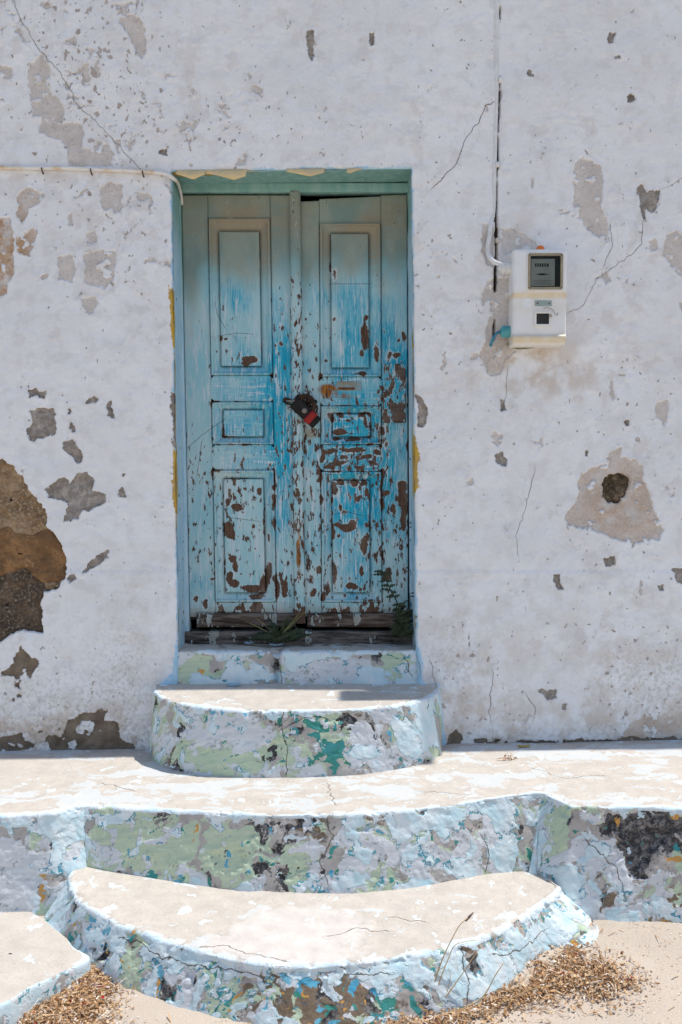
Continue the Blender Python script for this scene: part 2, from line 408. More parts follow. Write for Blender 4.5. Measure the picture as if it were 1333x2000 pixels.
def mat_simple(name, c1, c2, scale=20, rough=0.8, spec=0.25, bump=0.0, metal=0.0, stretch=(1, 1, 1)):
    n = NT(name, rough, spec); g = n.noise(scale, 6, 0.6, v=n.vmap(stretch))
    n.color(n.mix(n.ramp(g, 0.32, 0.68), c1, c2)); n.b.inputs["Metallic"].default_value = metal
    if bump: n.bump(n.noise(scale * 2, 6, 0.65, v=n.vmap(stretch), seed=1), bump, 0.9)
    return n.m

def mat_stone(name, c1, c2, c3, sc=1.0):
    n = NT(name, 0.95, 0.1); a = n.noise(7 * sc, 6, 0.65); b = n.noise(90, 4, 0.7, seed=1)
    c = n.mix(n.ramp(n.add(n.mul(a, 0.6), n.mul(n.noise(30, 6, 0.7, seed=7), 0.4)), 0.42, 0.58), c1, tuple(k * 0.8 for k in c2)); c = n.mix(n.ramp(n.noise(22, 5, 0.7, seed=5), 0.45, 0.7, 0, 0.8), c, tuple(k * 0.55 for k in c2)); c = n.mix(n.ramp(b, 0.5, 0.68), c, c3)
    c = n.mix(n.ramp(n.noise(14, 5, 0.6, seed=3), 0.62, 0.72), c, tuple(min(1, k * 1.6 + 0.05) for k in c1))
    n.color(c); n.bump(n.add(n.mul(b, 0.5), n.noise(24, 5, 0.6, seed=2)), 0.008, 1.0)
    return n.m

def mat_ground():
    n = NT("sandy_ground", 0.93, 0.1)
    a = n.noise(1.6, 6, 0.6); b = n.noise(130, 4, 0.7, seed=1); d = n.noise(9, 6, 0.65, seed=2)
    c = n.mix(n.ramp(a, 0.35, 0.65), (0.56, 0.475, 0.385), (0.50, 0.425, 0.35))
    c = n.mix(n.ramp(d, 0.5, 0.75, 0, 0.5), c, (0.60, 0.53, 0.46))
    c = n.mix(n.ramp(b, 0.62, 0.72), c, (0.30, 0.245, 0.19))
    c = n.mix(n.ramp(n.noise(150, 2, 0.5, seed=4), 0.69, 0.73), c, (0.70, 0.67, 0.63))
    n.color(c); n.bump(n.add(n.mul(b, 0.7), n.mul(d, 1.0)), 0.006, 1.0)
    return n.m

def mat_litter():
    n = NT("dry_litter", 0.9, 0.15); r = n.attr("tint")
    c = n.mix(n.ramp(r, 0.0, 0.45, kind='LINEAR'), (0.24, 0.12, 0.055), (0.52, 0.31, 0.155))
    c = n.mix(n.ramp(r, 0.45, 0.8, kind='LINEAR'), c, (0.68, 0.50, 0.31))
    c = n.mix(n.ramp(r, 0.86, 0.9), c, (0.74, 0.66, 0.58)); c = n.mix(n.ramp(r, 0.989, 0.991), c, (0.40, 0.02, 0.02))
    n.color(c); return n.m

def mat_leaf(name, c1, c2):
    n = NT(name, 0.6, 0.3); n.color(n.mix(n.noise(30, 3), c1, c2)); return n.m

def mat_meter():
    n = NT("meter_plastic", 0.5, 0.4); a = n.noise(18, 6, 0.65)
    c = n.mix(n.ramp(a, 0.4, 0.75, 0, 0.5), (0.80, 0.79, 0.775), (0.70, 0.675, 0.63))
    c = n.mix(n.mul(n.ramp(n.attr("yellowed_bounce"), 0, 1), n.ramp(n.noise(30, 5, seed=1), 0.2, 0.6, 0.5, 1.0)), c, (0.66, 0.56, 0.40))
    n.color(c); n.bump(a, 0.0008, 0.4); return n.m

def mat_glass():
    n = NT("meter_glass", 0.12, 0.5); n.color((0.75, 0.78, 0.74)); n.b.inputs["Transmission Weight"].default_value = 1.0
    n.b.inputs["IOR"].default_value = 1.02
    n.rough(n.ramp(n.noise(25, 5), 0.3, 0.7, 0.04, 0.22)); return n.m

M = {}
M['wall'] = mat_wall(); M['step'] = mat_step(); M['door'] = mat_door(); M['jamb'] = mat_jamb(); M['ground'] = mat_ground(); M['litter'] = mat_litter()
M['plain_wall'] = mat_simple('limewash_plain', (0.76, 0.75, 0.73), (0.68, 0.67, 0.66), 6, 0.92, 0.15, 0.003)
M['roof'] = mat_simple('roof_screed', (0.45, 0.41, 0.37), (0.36, 0.33, 0.30), 5, 0.95, 0.1, 0.004)
M['dark_inside'] = mat_simple('dim_interior', (0.10, 0.09, 0.08), (0.06, 0.055, 0.05), 8, 0.95, 0.1)
M['meter'] = mat_meter(); M['glass'] = mat_glass()

# ------------------------------------------------------------------ ground
def zg(X, Y):
    p = -Y
    return 0.0 - 0.085 * sstep(0.6, 1.5, p) + 0.0 * X
def build_ground():
    a = np.concatenate([-np.geomspace(2.0, 60, 28)[::-1], np.linspace(-1.95, 1.95, 196), np.geomspace(2.0, 60, 28)])
    b = np.concatenate([-np.geomspace(2.0, 60, 28)[::-1], np.linspace(-1.98, -0.4, 90), np.linspace(-0.2, 5, 10), np.geomspace(6, 60, 12)])
    X, Y = np.meshgrid(a, b); Z = zg(X, Y) + 0.012 * fbm(X, Y, 1.3, 4, 3) * sstep(0.5, 0.9, -Y) + 0.0022 * fbm(X, Y, 14, 3, 5)
    return tag(link("ground", grid_mesh("ground", np.stack([X, Y, Z], -1)), M['ground']), kind='structure')
build_ground()

# ------------------------------------------------------------------ house: wall with the door opening
DOOR_Y = 0.185
house = thing("house", "white limewashed house front with flaking plaster around a blue double door", "house", (0, 0, 0))
W = lambda P: np.stack(on_y([p[0] for p in P], [p[1] for p in P], 0.0), -1)
xLt, zTl = map(float, on_y(336, 335, 0)); xLb, zBb = map(float, on_y(349, 1268, 0))
xRt, zTr = map(float, on_y(804, 329, 0)); xRb, _ = map(float, on_y(812, 1268, 0))
zT, zB = (zTl + zTr) / 2, float(on_y(580, 1345, 0)[1])
uL, uR = (xLt + xLb) / 2, (xRt + xRb) / 2
def edgeL(z): return xLb + (xLt - xLb) * np.clip((z - zBb) / (zT - zBb), -0.2, 1.0)
def edgeR(z): return xRb + (xRt - xRb) * np.clip((z - zBb) / (zT - zBb), -0.2, 1.0)
def edgeT(x): return zTl + (zTr - zTl) * np.clip((x - xLt) / (xRt - xLt), 0, 1)

THIN = [
 [(225,10),(272,0),(272,30),(286,60),(288,100),(276,116),(262,92),(240,52),(228,40)],
 [(53,124),(80,108),(101,130),(94,158),(101,182),(121,196),(128,217),(122,241),(161,241),(164,259),(159,287),(178,294),(189,273),(210,276),(224,301),(220,325),(133,324),(130,294),(115,273),(77,262),(80,224),(63,231),(56,164)],
 [(-5,130),(20,128),(22,150),(25,161),(10,148),(-5,142)],
 [(195,365),(210,352),(243,360),(243,385),(238,415),(225,420),(220,405),(205,415),(195,400)],
 [(285,380),(297,382),(298,418),(288,420)], [(130,415),(141,416),(139,438),(130,436)], [(165,455),(185,455),(190,470),(172,476)],
 [(163,500),(170,487),(225,490),(229,515),(220,550),(205,570),(190,560),(165,550)], [(108,500),(142,492),(150,520),(140,555),(112,548)],
 [(157,585),(190,577),(194,590),(185,610),(172,615),(165,600)], [(35,375),(58,365),(90,380),(80,398),(60,405),(45,440),(30,420)],
 [(30,470),(62,445),(70,460),(55,500),(38,495)], [(-5,423),(22,425),(28,470),(26,530),(12,575),(-5,580)],
 [(1120,325),(1135,310),(1150,312),(1175,325),(1180,350),(1175,400),(1192,440),(1190,470),(1165,460),(1145,445),(1125,420),(1118,370)],
 [(1300,465),(1325,450),(1345,470),(1345,550),(1310,520),(1290,500)], [(1265,470),(1280,460),(1286,490),(1270,492)],
 [(975,445),(1000,447),(1025,455),(1052,475),(1052,495),(1000,495),(985,500),(978,470)],
 [(945,435),(966,438),(966,520),(950,518),(940,480)],
 [(940,570),(955,545),(985,540),(1005,545),(1005,690),(992,705),(975,728),(955,735),(940,705),(934,690),(948,665),(955,625),(943,600)],
 [(1135,925),(1160,912),(1185,905),(1190,885),(1215,875),(1218,893),(1243,895),(1255,910),(1258,940),(1275,965),(1280,1000),(1298,1035),(1290,1052),(1272,1065),(1232,1060),(1180,1045),(1110,1022),(1100,1010),(1120,985),(1132,960),(1128,945)],
 [(1215,1440),(1228,1412),(1260,1402),(1345,1392),(1345,1450),(1218,1448)], [(1283,790),(1308,780),(1312,812),(1300,835),(1282,815)],
 [(1190,745),(1198,740),(1206,780),(1198,782)], [(862,690),(868,692),(866,728),(858,722)], [(890,945),(920,930),(925,942),(900,952)],
 [(1205,540),(1225,545),(1215,565)], [(1035,345),(1045,350),(1043,372),(1036,362)], [(960,838),(980,850),(975,870),(960,860)], [(1325,590),(1345,585),(1345,640),(1330,628)],
]
DEEP = [
 [(600,58),(612,56),(617,80),(614,118),(607,118),(604,98),(600,80)], [(722,64),(731,62),(733,80),(727,89),(722,82)], [(1187,60),(1200,62),(1199,84),(1188,84)],
 [(1032,136),(1041,136),(1042,151),(1033,152)], [(1201,106),(1212,106),(1212,114),(1202,116)], [(1225,184),(1240,182),(1242,199),(1226,201)],
 [(1240,372),(1252,358),(1264,373),(1290,373),(1287,405),(1272,416),(1264,410),(1259,432),(1253,425),(1250,395)],
 [(812,768),(825,780),(834,805),(829,830),(812,833)], [(975,781),(986,783),(988,806),(978,806)], [(968,885),(985,878),(991,905),(985,916),(970,908)],
 [(52,762),(70,753),(76,765),(90,763),(88,779),(80,779),(72,772),(55,776)], [(57,800),(75,797),(105,800),(113,828),(106,850),(70,858),(62,865),(50,840),(62,825)],
 [(122,862),(142,856),(164,885),(161,901),(147,901),(121,876)], [(168,780),(185,774),(197,783),(185,788),(170,789)], [(210,796),(218,787),(223,805),(229,820),(213,811)],
 [(127,797),(137,800),(136,812),(130,808)], [(135,826),(142,828),(149,845),(137,846)],
 [(92,952),(110,940),(127,930),(135,945),(150,925),(170,920),(188,935),(183,957),(207,962),(208,980),(190,988),(160,1000),(155,1012),(125,1017),(133,985),(95,970)],
 [(232,957),(240,953),(246,968),(233,969)], [(236,922),(245,924),(242,934)],
 [(160,1120),(170,1105),(185,1085),(200,1080),(213,1076),(213,1090),(192,1103),(175,1113)], [(135,1125),(150,1118),(152,1130),(140,1138)],
 [(1183,1088),(1203,1087),(1204,1105),(1185,1108)], [(1083,1124),(1094,1122),(1098,1150),(1085,1148)], [(1313,1114),(1345,1110),(1345,1146),(1322,1142)],
 [(1286,1140),(1297,1142),(1296,1152),(1288,1151)], [(1055,1346),(1090,1348),(1088,1362),(1070,1367),(1056,1356)], [(1098,1372),(1108,1370),(1106,1384),(1100,1382)],
 [(1222,822),(1232,824),(1230,834),(1223,832)], [(805,1200),(816,1205),(814,1232),(806,1232)],
 [(335,765),(344,770),(344,880),(336,870),(333,800)], [(312,293),(325,290),(328,302),(314,303)], [(1143,880),(1150,884),(1146,896),(1140,894)],
]
BROWN = [
 [(-5,1440),(30,1436),(58,1422),(70,1404),(84,1395),(90,1410),(80,1425),(96,1432),(110,1420),(125,1405),(165,1394),(200,1384),(212,1390),(205,1408),(230,1412),(234,1440),(262,1452),(268,1482),(98,1482),(92,1455),(60,1462),(-5,1478)],
 [(42,1256),(48,1272),(77,1287),(78,1296),(55,1340),(38,1370),(25,1373),(4,1340),(3,1310),(20,1300),(35,1275)],
 [(868,1455),(880,1430),(890,1425),(905,1440),(1000,1446),(1345,1438),(1345,1462),(868,1462)],
]
HOLES = [
 [(-60,905),(-30,890),(0,897),(20,912),(40,932),(60,960),(82,990),(92,1010),(88,1030),(105,1043),(122,1070),(133,1100),(132,1125),(115,1146),(85,1155),(80,1180),(85,1240),(60,1235),(40,1232),(20,1240),(0,1255),(-35,1262),(-80,1240),(-95,1180),(-130,1130),(-120,1060),(-85,1010),(-90,950)],
 [(1178,940),(1190,928),(1215,924),(1230,932),(1231,948),(1222,970),(1208,983),(1190,985),(1177,972)],
]
BLUE = [
 [(352,1250),(352,1350),(320,1348),(307,1482),(290,1482),(303,1372),(310,1336),(333,1312),(344,1275)],
 [(806,1250),(818,1262),(826,1325),(860,1375),(874,1455),(856,1462),(843,1372),(812,1345)],
]
OCHRE = [
 [(328,556),(338,560),(350,640),(352,700),(340,705),(330,610)], [(334,860),(348,900),(356,950),(358,985),(350,1022),(340,1000),(336,930)], [(800,845),(812,850),(819,885),(816,960),(806,975),(800,900)], [(802,1200),(813,1206),(813,1238),(802,1238)], [(800,620),(808,640),(807,700),(800,690)],
]
CRACKS = [
 [(25,-5),(40,40),(60,70),(85,108),(120,145),(150,205),(185,235),(220,270),(262,318),(275,330)],
 [(966,198),(950,205),(935,240),(910,270),(890,325),(862,350),(845,366)],
 [(1345,342),(1310,362),(1288,372)], [(1256,430),(1252,478),(1240,492),(1210,515),(1165,545),(1145,590),(1112,610)],
 [(1045,915),(1030,985),(1025,1005),(1008,1040),(1012,1082)], [(962,1310),(958,1370),(955,1390),(966,1448)], [(1180,520),(1195,480),(1192,440)],
 [(993,720),(990,770),(984,790)], [(840,1290),(850,1330)], [(1030,1360),(1048,1385),(1040,1410)], [(820,1310),(812,1270)],
]
def build_wall():
    xs = np.union1d(np.round(np.concatenate([np.arange(-4, -1.5, 0.06), np.arange(-1.5, 1.5, 0.0047), np.arange(1.5, 4.01, 0.06)]), 4), [])
    zs = np.concatenate([np.arange(-0.3, 0.3, 0.03), np.arange(0.3, 3.46, 0.0047), np.arange(3.48, 3.76, 0.04)])
    def snap(a, v): a[np.argmin(abs(a - v))] = v; return a
    for v in (uL, uR): xs = snap(xs, v)
    for v in (zT, zB): zs = snap(zs, v)
    U, Zn = np.meshgrid(xs, zs)
    dL, dR = edgeL(Zn) - uL, edgeR(Zn) - uR
    w = lambda a, b: np.clip((U - a) / (b - a), 0, 1)
    X = U + np.where(U < uL, dL * w(-1.4, uL), np.where(U > uR, dR * (1 - w(uR, 1.4)), dL + (dR - dL) * w(uL, uR)))
    Z = Zn + (edgeT(X) - zT) * np.clip(1 - abs(Zn - zT) / 0.5, 0, 1)
    keep = ~((U[:-1, :-1] >= uL - 1e-6) & (U[1:, 1:] <= uR + 1e-6) & (Zn[:-1, :-1] >= zB - 1e-6) & (Zn[1:, 1:] <= zT + 1e-6))
    # ragged outlines: the plane is warped before the outlines are measured
    wx = X + 0.008 * fbm(X, Z, 16, 4, 11) + 0.0035 * fbm(X, Z, 70, 2, 12); wz = Z + 0.008 * fbm(X, Z, 16, 4, 13) + 0.0035 * fbm(X, Z, 70, 2, 14)
    def union(L, m=0.05):
        o = np.full(X.shape, -m)
        for P in L: o = np.maximum(o, poly_sdf(wx, wz, W(P), m))
        return o
    blob = lambda px, py, rx, ry: np.exp(-(((X - on_y(px, py, 0)[0]) / (rx / 480)) ** 2 + ((Z - on_y(px, py, 0)[1]) / (ry / 480)) ** 2))
    thin, deep, hole, blue, ochre, brown = union(THIN), union(DEEP), union(HOLES), union(BLUE), union(OCHRE), union(BROWN)
    # the brown damp band at the foot: broken up by leftover scabs of limewash
    scab = fbm(X, Z, 16, 5, 21); brown2 = np.minimum(brown, 0.028 - 0.06 * np.maximum(scab + 0.05, 0)) - 0.006 * (scab > 0.25)
    brownmask = sstep(-0.004, 0.0, brown)
    deep = np.maximum(deep, brown2)
    hole_core = hole.copy()
    # chance flaking
    dens = 0.9 * blob(150, 170, 190, 220) + 0.6 * blob(180, 500, 170, 130) + 0.45 * blob(480, 250, 260, 80) + 0.4 * blob(1230, 420, 160, 160) + 0.35 * blob(1230, 830, 150, 150) + 0.55 * blob(830, 420, 40, 160) \
         + 0.5 * blob(960, 640, 60, 130) + 0.4 * blob(1250, 1420, 200, 60) + 0.3 * blob(830, 720, 40, 200) + 0.25 * blob(880, 1340, 120, 120) + 0.3 * blob(1200, 1000, 140, 140) + 0.35 * blob(215, 60, 120, 140) + 0.45 * blob(250, 440, 90, 90)
    dens = np.clip(dens, 0, 1.1)
    q = fbm(X + 0.02 * fbm(X, Z, 20, 2, 31), Z + 0.02 * fbm(X, Z, 20, 2, 32), 15, 5, 33, 0.6)
    thin = np.maximum(thin, (q - (0.98 - 0.42 * dens)) * 0.03)
    thin = np.minimum(thin, (0.72 - fbm(X, Z, 26, 4, 35)) * 0.03)
    pits = np.clip(dens * 0.9 + 0.05 + 0.5 * blob(1250, 1300, 250, 200) + 0.55 * blob(150, 1380, 260, 150) + 0.3 * blob(850, 1300, 160, 200) + 0.3 * fbm(X, Z, 3, 3, 36), 0, 1.3)
    stain = np.clip(0.35 * blob(1080, 700, 160, 60) + 0.7 * blob(1010, 690, 60, 40) + 0.4 * blob(900, 1350, 120, 160) + 0.35 * blob(1230, 1330, 180, 160) + 0.5 * blob(90, 1440, 250, 60) + 0.25 * blob(260, 1300, 60, 160) + 0.4 * blob(1070, 745, 130, 40)
                    + 0.10 + 0.5 * sstep(0.62, 0.4, Z) + 0.35 * blob(990, 460, 60, 60) + 0.3 * blob(60, 345, 260, 10), 0, 1)
    grime = np.clip(0.55 * blob(130, 1400, 200, 90) + 0.5 * blob(1290, 1340, 130, 90) + 0.35 * blob(880, 1300, 60, 80) + 0.25 * blob(990, 600, 40, 100) + 0.3 * blob(250, 1290, 50, 120) + 0.4 * sstep(0.5, 0.38, Z), 0, 1)
    tan = np.clip(1.6 * blob(0, 500, 60, 120) + 0.6 * blob(1210, 985, 110, 90) + 0.5 * blob(1270, 1430, 110, 40) + 0.3 * blob(960, 690, 60, 50), 0, 1)
    ck = np.full(X.shape, 0.03); cw = np.zeros(X.shape)
    for c in CRACKS:
        P = jitter(W(c), 0.005); d = np.full(X.shape, 9.0); sg = np.ones(X.shape)
        for i in range(len(P) - 1):
            di, si = seg_dist(X, Z, P[i], P[i + 1]); k = di < d; d[k] = di[k]; sg[k] = np.sign(si[k])
        k = d < np.minimum(abs(ck), 0.025); ck[k] = (sg * d)[k]; cw[k] = np.clip((0.85 if c is CRACKS[0] or c is CRACKS[1] else 0.42) + 0.4 * fbm(X, Z, 6, 2, 55), 0.1, 1.0)[k]
    # relief
    out = 0.008 * fbm(X, Z, 1.1, 3, 41) + 0.003 * fbm(X * 0.8, Z, 7, 3, 42) + 0.0012 * fbm(X * 0.6, Z, 24, 3, 43) + 0.0006 * fbm(X, Z, 70, 2, 45)
    out -= (0.003 + 0.006 * blob(1210, 975, 110, 90)) * sstep(-0.001, 0.003, thin) + 0.0065 * sstep(-0.001, 0.003, deep) * (1 + 0.8 * fbm(X, Z, 25, 3, 44))
    out += 0.0022 * sstep(-0.016, -0.002, np.maximum(thin, deep)) * (1 - sstep(-0.001, 0.002, np.maximum(thin, deep)))             # lifted lips round the flakes
    out -= 0.050 * sstep(-0.001, 0.006, hole)
    out += 0.018 * sstep(-0.03, 0.02, blue)                                                  # plaster thickens out to the steps
    out += 0.004 * sstep(1.10, 1.08, Z)                                                       # dado coat a little proud
    # open joint in the plaster beside the conduit
    xj = np.interp(Z[:, 0], *[np.array(v) for v in zip(*sorted([(float(on_y(0, y, 0)[1]), float(on_y(x, 0, 0)[0])) for y, x in ((-60, 979), (0, 978), (170, 978), (300, 973), (430, 972), (520, 973), (560, 972), (660, 970))]))])[:, None]
    py = np.interp(Z[:, 0], [float(on_y(0, 2000, 0)[1]), float(on_y(0, -100, 0)[1])], [2000, -100])[:, None]
    wid = 0.0065 * np.interp(py, [-100, 4, 6, 30, 34, 135, 140, 165, 168, 215, 220, 255, 262, 320, 325, 345, 350, 535, 545, 552, 600, 610, 640, 650], [0, 0, .5, .7, 0.06, 0.06, .25, .2, .9, 1.0, .75, .25, .95, 1.0, .4, .5, .95, 1.0, 1.0, 0, 0, .6, .5, 0]) * (1 + 0.35 * fbm(X, Z, 30, 2, 51))
    gap = (wid - abs(X - xj + 0.001 * fbm(X, Z, 40, 2, 52)))
    out -= 0.06 * sstep(0.0, 0.002, gap) * (wid > 0.0008)
    hole = np.maximum(hole, np.where(wid > 0.0008, gap, -0.05))
    # soft arris round the opening
    inz = (Zn <= zT + 1e-6) & (Zn >= zB - 1e-6)
    de = np.minimum(np.where(inz, np.minimum(abs(X - edgeL(Z)), abs(X - edgeR(Z))), 9), np.where((U >= uL - 1e-6) & (U <= uR + 1e-6), abs(Z - edgeT(X)), 9))
    cor = np.hypot(np.minimum(abs(U - uL), abs(U - uR)), Zn - zT); de = np.minimum(de, np.where(Zn > zT, cor, 9))
    r = 0.014 + 0.007 * fbm(X, Z, 9, 2, 53)
    tt = np.clip(1 - de / r, 0, 1); out -= r * (1 - np.sqrt(np.maximum(1 - tt * tt, 0)))
    blue = np.maximum(blue, np.where((Z < zT + 0.02) & (Z > zB), 0.007 - de + 0.006 * fbm(X, Z, 20, 3, 54), -0.05))
    P = np.stack([X, -out, Z], -1)
    tone = np.clip(0.5 + 2.2 * pfbm(X, Z, 16, 5, 301), 0, 1); tone2 = np.clip(0.5 + 2.4 * pfbm(X, Z, 2.2, 5, 302), 0, 1)
    stain = np.clip(stain * sstep(-0.15, 0.2, pfbm(X, Z, 9, 6, 303, 0.62)) * 1.1, 0, 1); tan = tan * sstep(-0.2, 0.1, pfbm(X, Z, 14, 4, 304))
    scab2 = sstep(0.05, 0.09, pfbm(X, Z, 10, 6, 305, 0.62) + 0.10 * np.clip(dens, 0, 1) - 0.05) * sstep(-0.1, 0.15, pfbm(X, Z, 2.5, 3, 306) + 0.12 * dens)
    A = dict(scab=scab2, tone=tone, tone2=tone2, thin=thin, deep=deep, hole=hole, blue=blue, ochre=ochre, brown=brownmask, pits=pits, stain=stain, grime=grime, tan=tan, crack=ck, crackw=cw)
    return tag(link("front_wall", grid_mesh("front_wall", P, A, keep), M['wall'], house), "flaking white limewash over grey plaster with cracks")
build_wall()

def build_shell():
    m = MB(); m.box((-4, 3.9, -0.3), (4, 4.2, 3.75)); m.build("back_wall", M['plain_wall'], house)
    for s in (-1, 1):
        m = MB(); m.box((s * 3.75 - 0.25, 0.062, -0.3), (s * 3.75 + 0.25, 3.9, 3.75)); m.build("side_wall", M['plain_wall'], house)
    m = MB(); m.box((-3.5, 0.062, 3.35), (3.5, 3.9, 3.55)); m.build("roof", M['roof'], house)
    m = MB(); m.box((-4.02, 0.004, 3.752), (4.02, 4.2, 3.80)); m.build("coping", M['plain_wall'], house)
    # unseen slab added above the frame just to throw the stepped shade on the top step
    x0 = float(on_y(672, 1355, 0)[0]) + SUN.x / SUN.z * 3.0
    m = MB(); m.box((x0, -0.15, 3.60), (x0 + 0.42, -0.012, 3.70), 0.01); m.build("shade_slab", M['plain_wall'], house)
    # inner lining of the room behind the door
    m = MB(); m.box((-1.5, 1.6, 0.2), (1.2, 1.65, 3.34)); m.build("partition", M['dark_inside'], house)
    m = MB(); m.box((-3.5, 0.3, 0.40), (3.5, 3.9, 0.60)); m.build("room_floor", M['dark_inside'], house)
    # masonry leaf behind the plaster, both sides of the opening and above it
    for a, b in (((-3.5, 0.062, -0.3), (min(xLt, xLb) - 0.03, 0.30, 3.35)), ((max(xRt, xRb) + 0.03, 0.062, -0.3), (3.5, 0.30, 3.35)), ((min(xLt, xLb) - 0.029, 0.062, zT + 0.03), (max(xRt, xRb) + 0.029, 0.30, 3.349))):
        m = MB(); m.box(a, b); m.build("masonry", M['dark_inside'], house)
build_shell()

def build_reveals():
    zs = np.arange(zB - 0.02, zT + 0.012, 0.008); ys = np.linspace(0.006, 0.26, 34)
    for side, ed in ((-1, edgeL), (1, edgeR)):
        Z, Y = np.meshgrid(zs, ys, indexing='ij'); Z = np.minimum(Z, edgeT(ed(Z)) + 0.001)
        X = ed(Z) - side * (0.0025 * fbm(Y, Z, 9, 3, 61 + side) - 0.001) - side * 0.006 * sstep(0.02, 0.25, Y)
        py = np.interp(Z, [zBb, zT], [1268, 332])
        sg = sstep(520, 380, py) * 0.8
        if side < 0: oc = np.interp(py, [335, 555, 570, 690, 760, 800, 900, 960, 1010, 1060, 1150, 1200, 1262], [-.05, -.05, .02, .024, .010, .010, .022, .036, .022, -.02, -.02, .014, .024]) - (Y - 0.006) * 1.0
        else: oc = np.interp(py, [335, 420, 440, 600, 620, 700, 770, 850, 960, 990, 1180, 1210, 1250], [-.05, -.01, .010, .010, .02, .026, .04, .06, .055, -.03, -.03, .03, .04]) - (Y - 0.006) * 0.8
        wear = 0.02 + 0.10 * sstep(0.03, 0.0, Y) + 0.07 * sstep(700, 1100, py)
        link("reveal", grid_mesh("reveal", np.stack([X, Y, Z], -1), dict(sage=sg, ochre=oc, wear=wear), flip=side > 0), M['jamb'], house)
    xs = np.arange(xLt - 0.002, xRt + 0.008, 0.008); ys = np.linspace(0.006, 0.26, 34); Y, X = np.meshgrid(ys, xs, indexing='ij')
    Z = edgeT(X) - 0.002 * fbm(X, Y, 8, 3, 65) - 0.004 * sstep(0.0, 0.2, Y)
    pxx = 666.5 + X * FPX / D
    oc = np.interp(pxx, [336, 345, 375, 430, 480, 500, 560, 570, 600, 640, 650, 720], [.02, .05, .075, .02, .04, .0, -.03, .02, .03, .02, -.03, -.05]) - Y * 0.9 + 0.02 * fbm(X, Y, 18, 3, 66)
    link("lintel_soffit", grid_mesh("lintel_soffit", np.stack([X, Y, Z], -1), dict(sage=1.0, ochre=oc, wear=0.03), flip=True), M['jamb'], house)
build_reveals()

# peeled curls of old paint hanging off the lintel edge
def build_curls():
    mat = mat_simple('peeled_paint_back', (0.74, 0.56, 0.28), (0.60, 0.47, 0.28), 30, 0.75, 0.2)
    for (x0, x1, drop, tip) in ((345, 402, 20, 378), (402, 482, 22, 458), (560, 634, 17, 605), (678, 706, 12, 684)):
        n = 14; P = np.zeros((5, n, 3))
        for j in range(n):
            f = j / (n - 1); px = x0 + (x1 - x0) * f; k = max(0.0, 1 - abs(px - tip) / (0.62 * (x1 - x0))) ** 1.2
            X, Z = on_y(px, 333, -0.002); z0 = float(edgeT(X)) + 0.002
            for i in range(5):
                g = i / 4; dr = (0.35 + 0.65 * k) * drop / 480 * g
                P[i, j] = (X + 0.002 * math.sin(7 * f + i), -0.006 - 0.016 * math.sin(g * 1.9) * (0.4 + 0.6 * k), z0 - dr)
        o = link("paint_curl", grid_mesh("paint_curl", P), mat, house)
        s = o.modifiers.new("thickness", 'SOLIDIFY'); s.thickness = 0.0015
build_curls()

# stones laid bare where the plaster has fallen off
def pillow(name, P, y0, bulge, mat, parent, seed, rough=0.008, back=0.05, n=110, k=34):
    """P: outline in X, Z; a lumpy stone face standing at depth y0"""
    P = np.asarray(P, float); c = P.mean(0); L = np.r_[0, np.cumsum(np.linalg.norm(np.diff(np.vstack([P, P[:1]]), axis=0), axis=1))]
    Q = np.stack([np.interp(np.linspace(0, L[-1], n, endpoint=False), L, np.r_[P[:, i], P[0, i]]) for i in (0, 1)], -1)
    Q = Q + 0.007 * np.stack([fbm(Q[:, 0], Q[:, 1], 18, 3, seed + 5), fbm(Q[:, 0], Q[:, 1], 18, 3, seed + 6)], -1)
    rr = np.r_[np.linspace(0.03, 0.9, k - 6), 0.94, 0.97, 0.99, 1.0, 1.0, 1.0]
    V = np.zeros((len(rr), n + 1, 3))
    for i, r in enumerate(rr):
        q = c + (Q - c) * r; q = np.vstack([q, q[:1]])
        h = bulge * (1 - max(0, r) ** 8) + rough * (fbm(q[:, 0], q[:, 1], 9, 3, seed) * 0.7 + 0.35 * fbm(q[:, 0], q[:, 1], 40, 3, seed + 9)) * (1 - 0.4 * r)
        y = y0 - h + (0.4 * back if i == len(rr) - 2 else back if i == len(rr) - 1 else 0)
        V[i] = np.stack([q[:, 0], y, q[:, 1]], -1)
    return link(name, grid_mesh(name, V, flip=True), mat, parent)
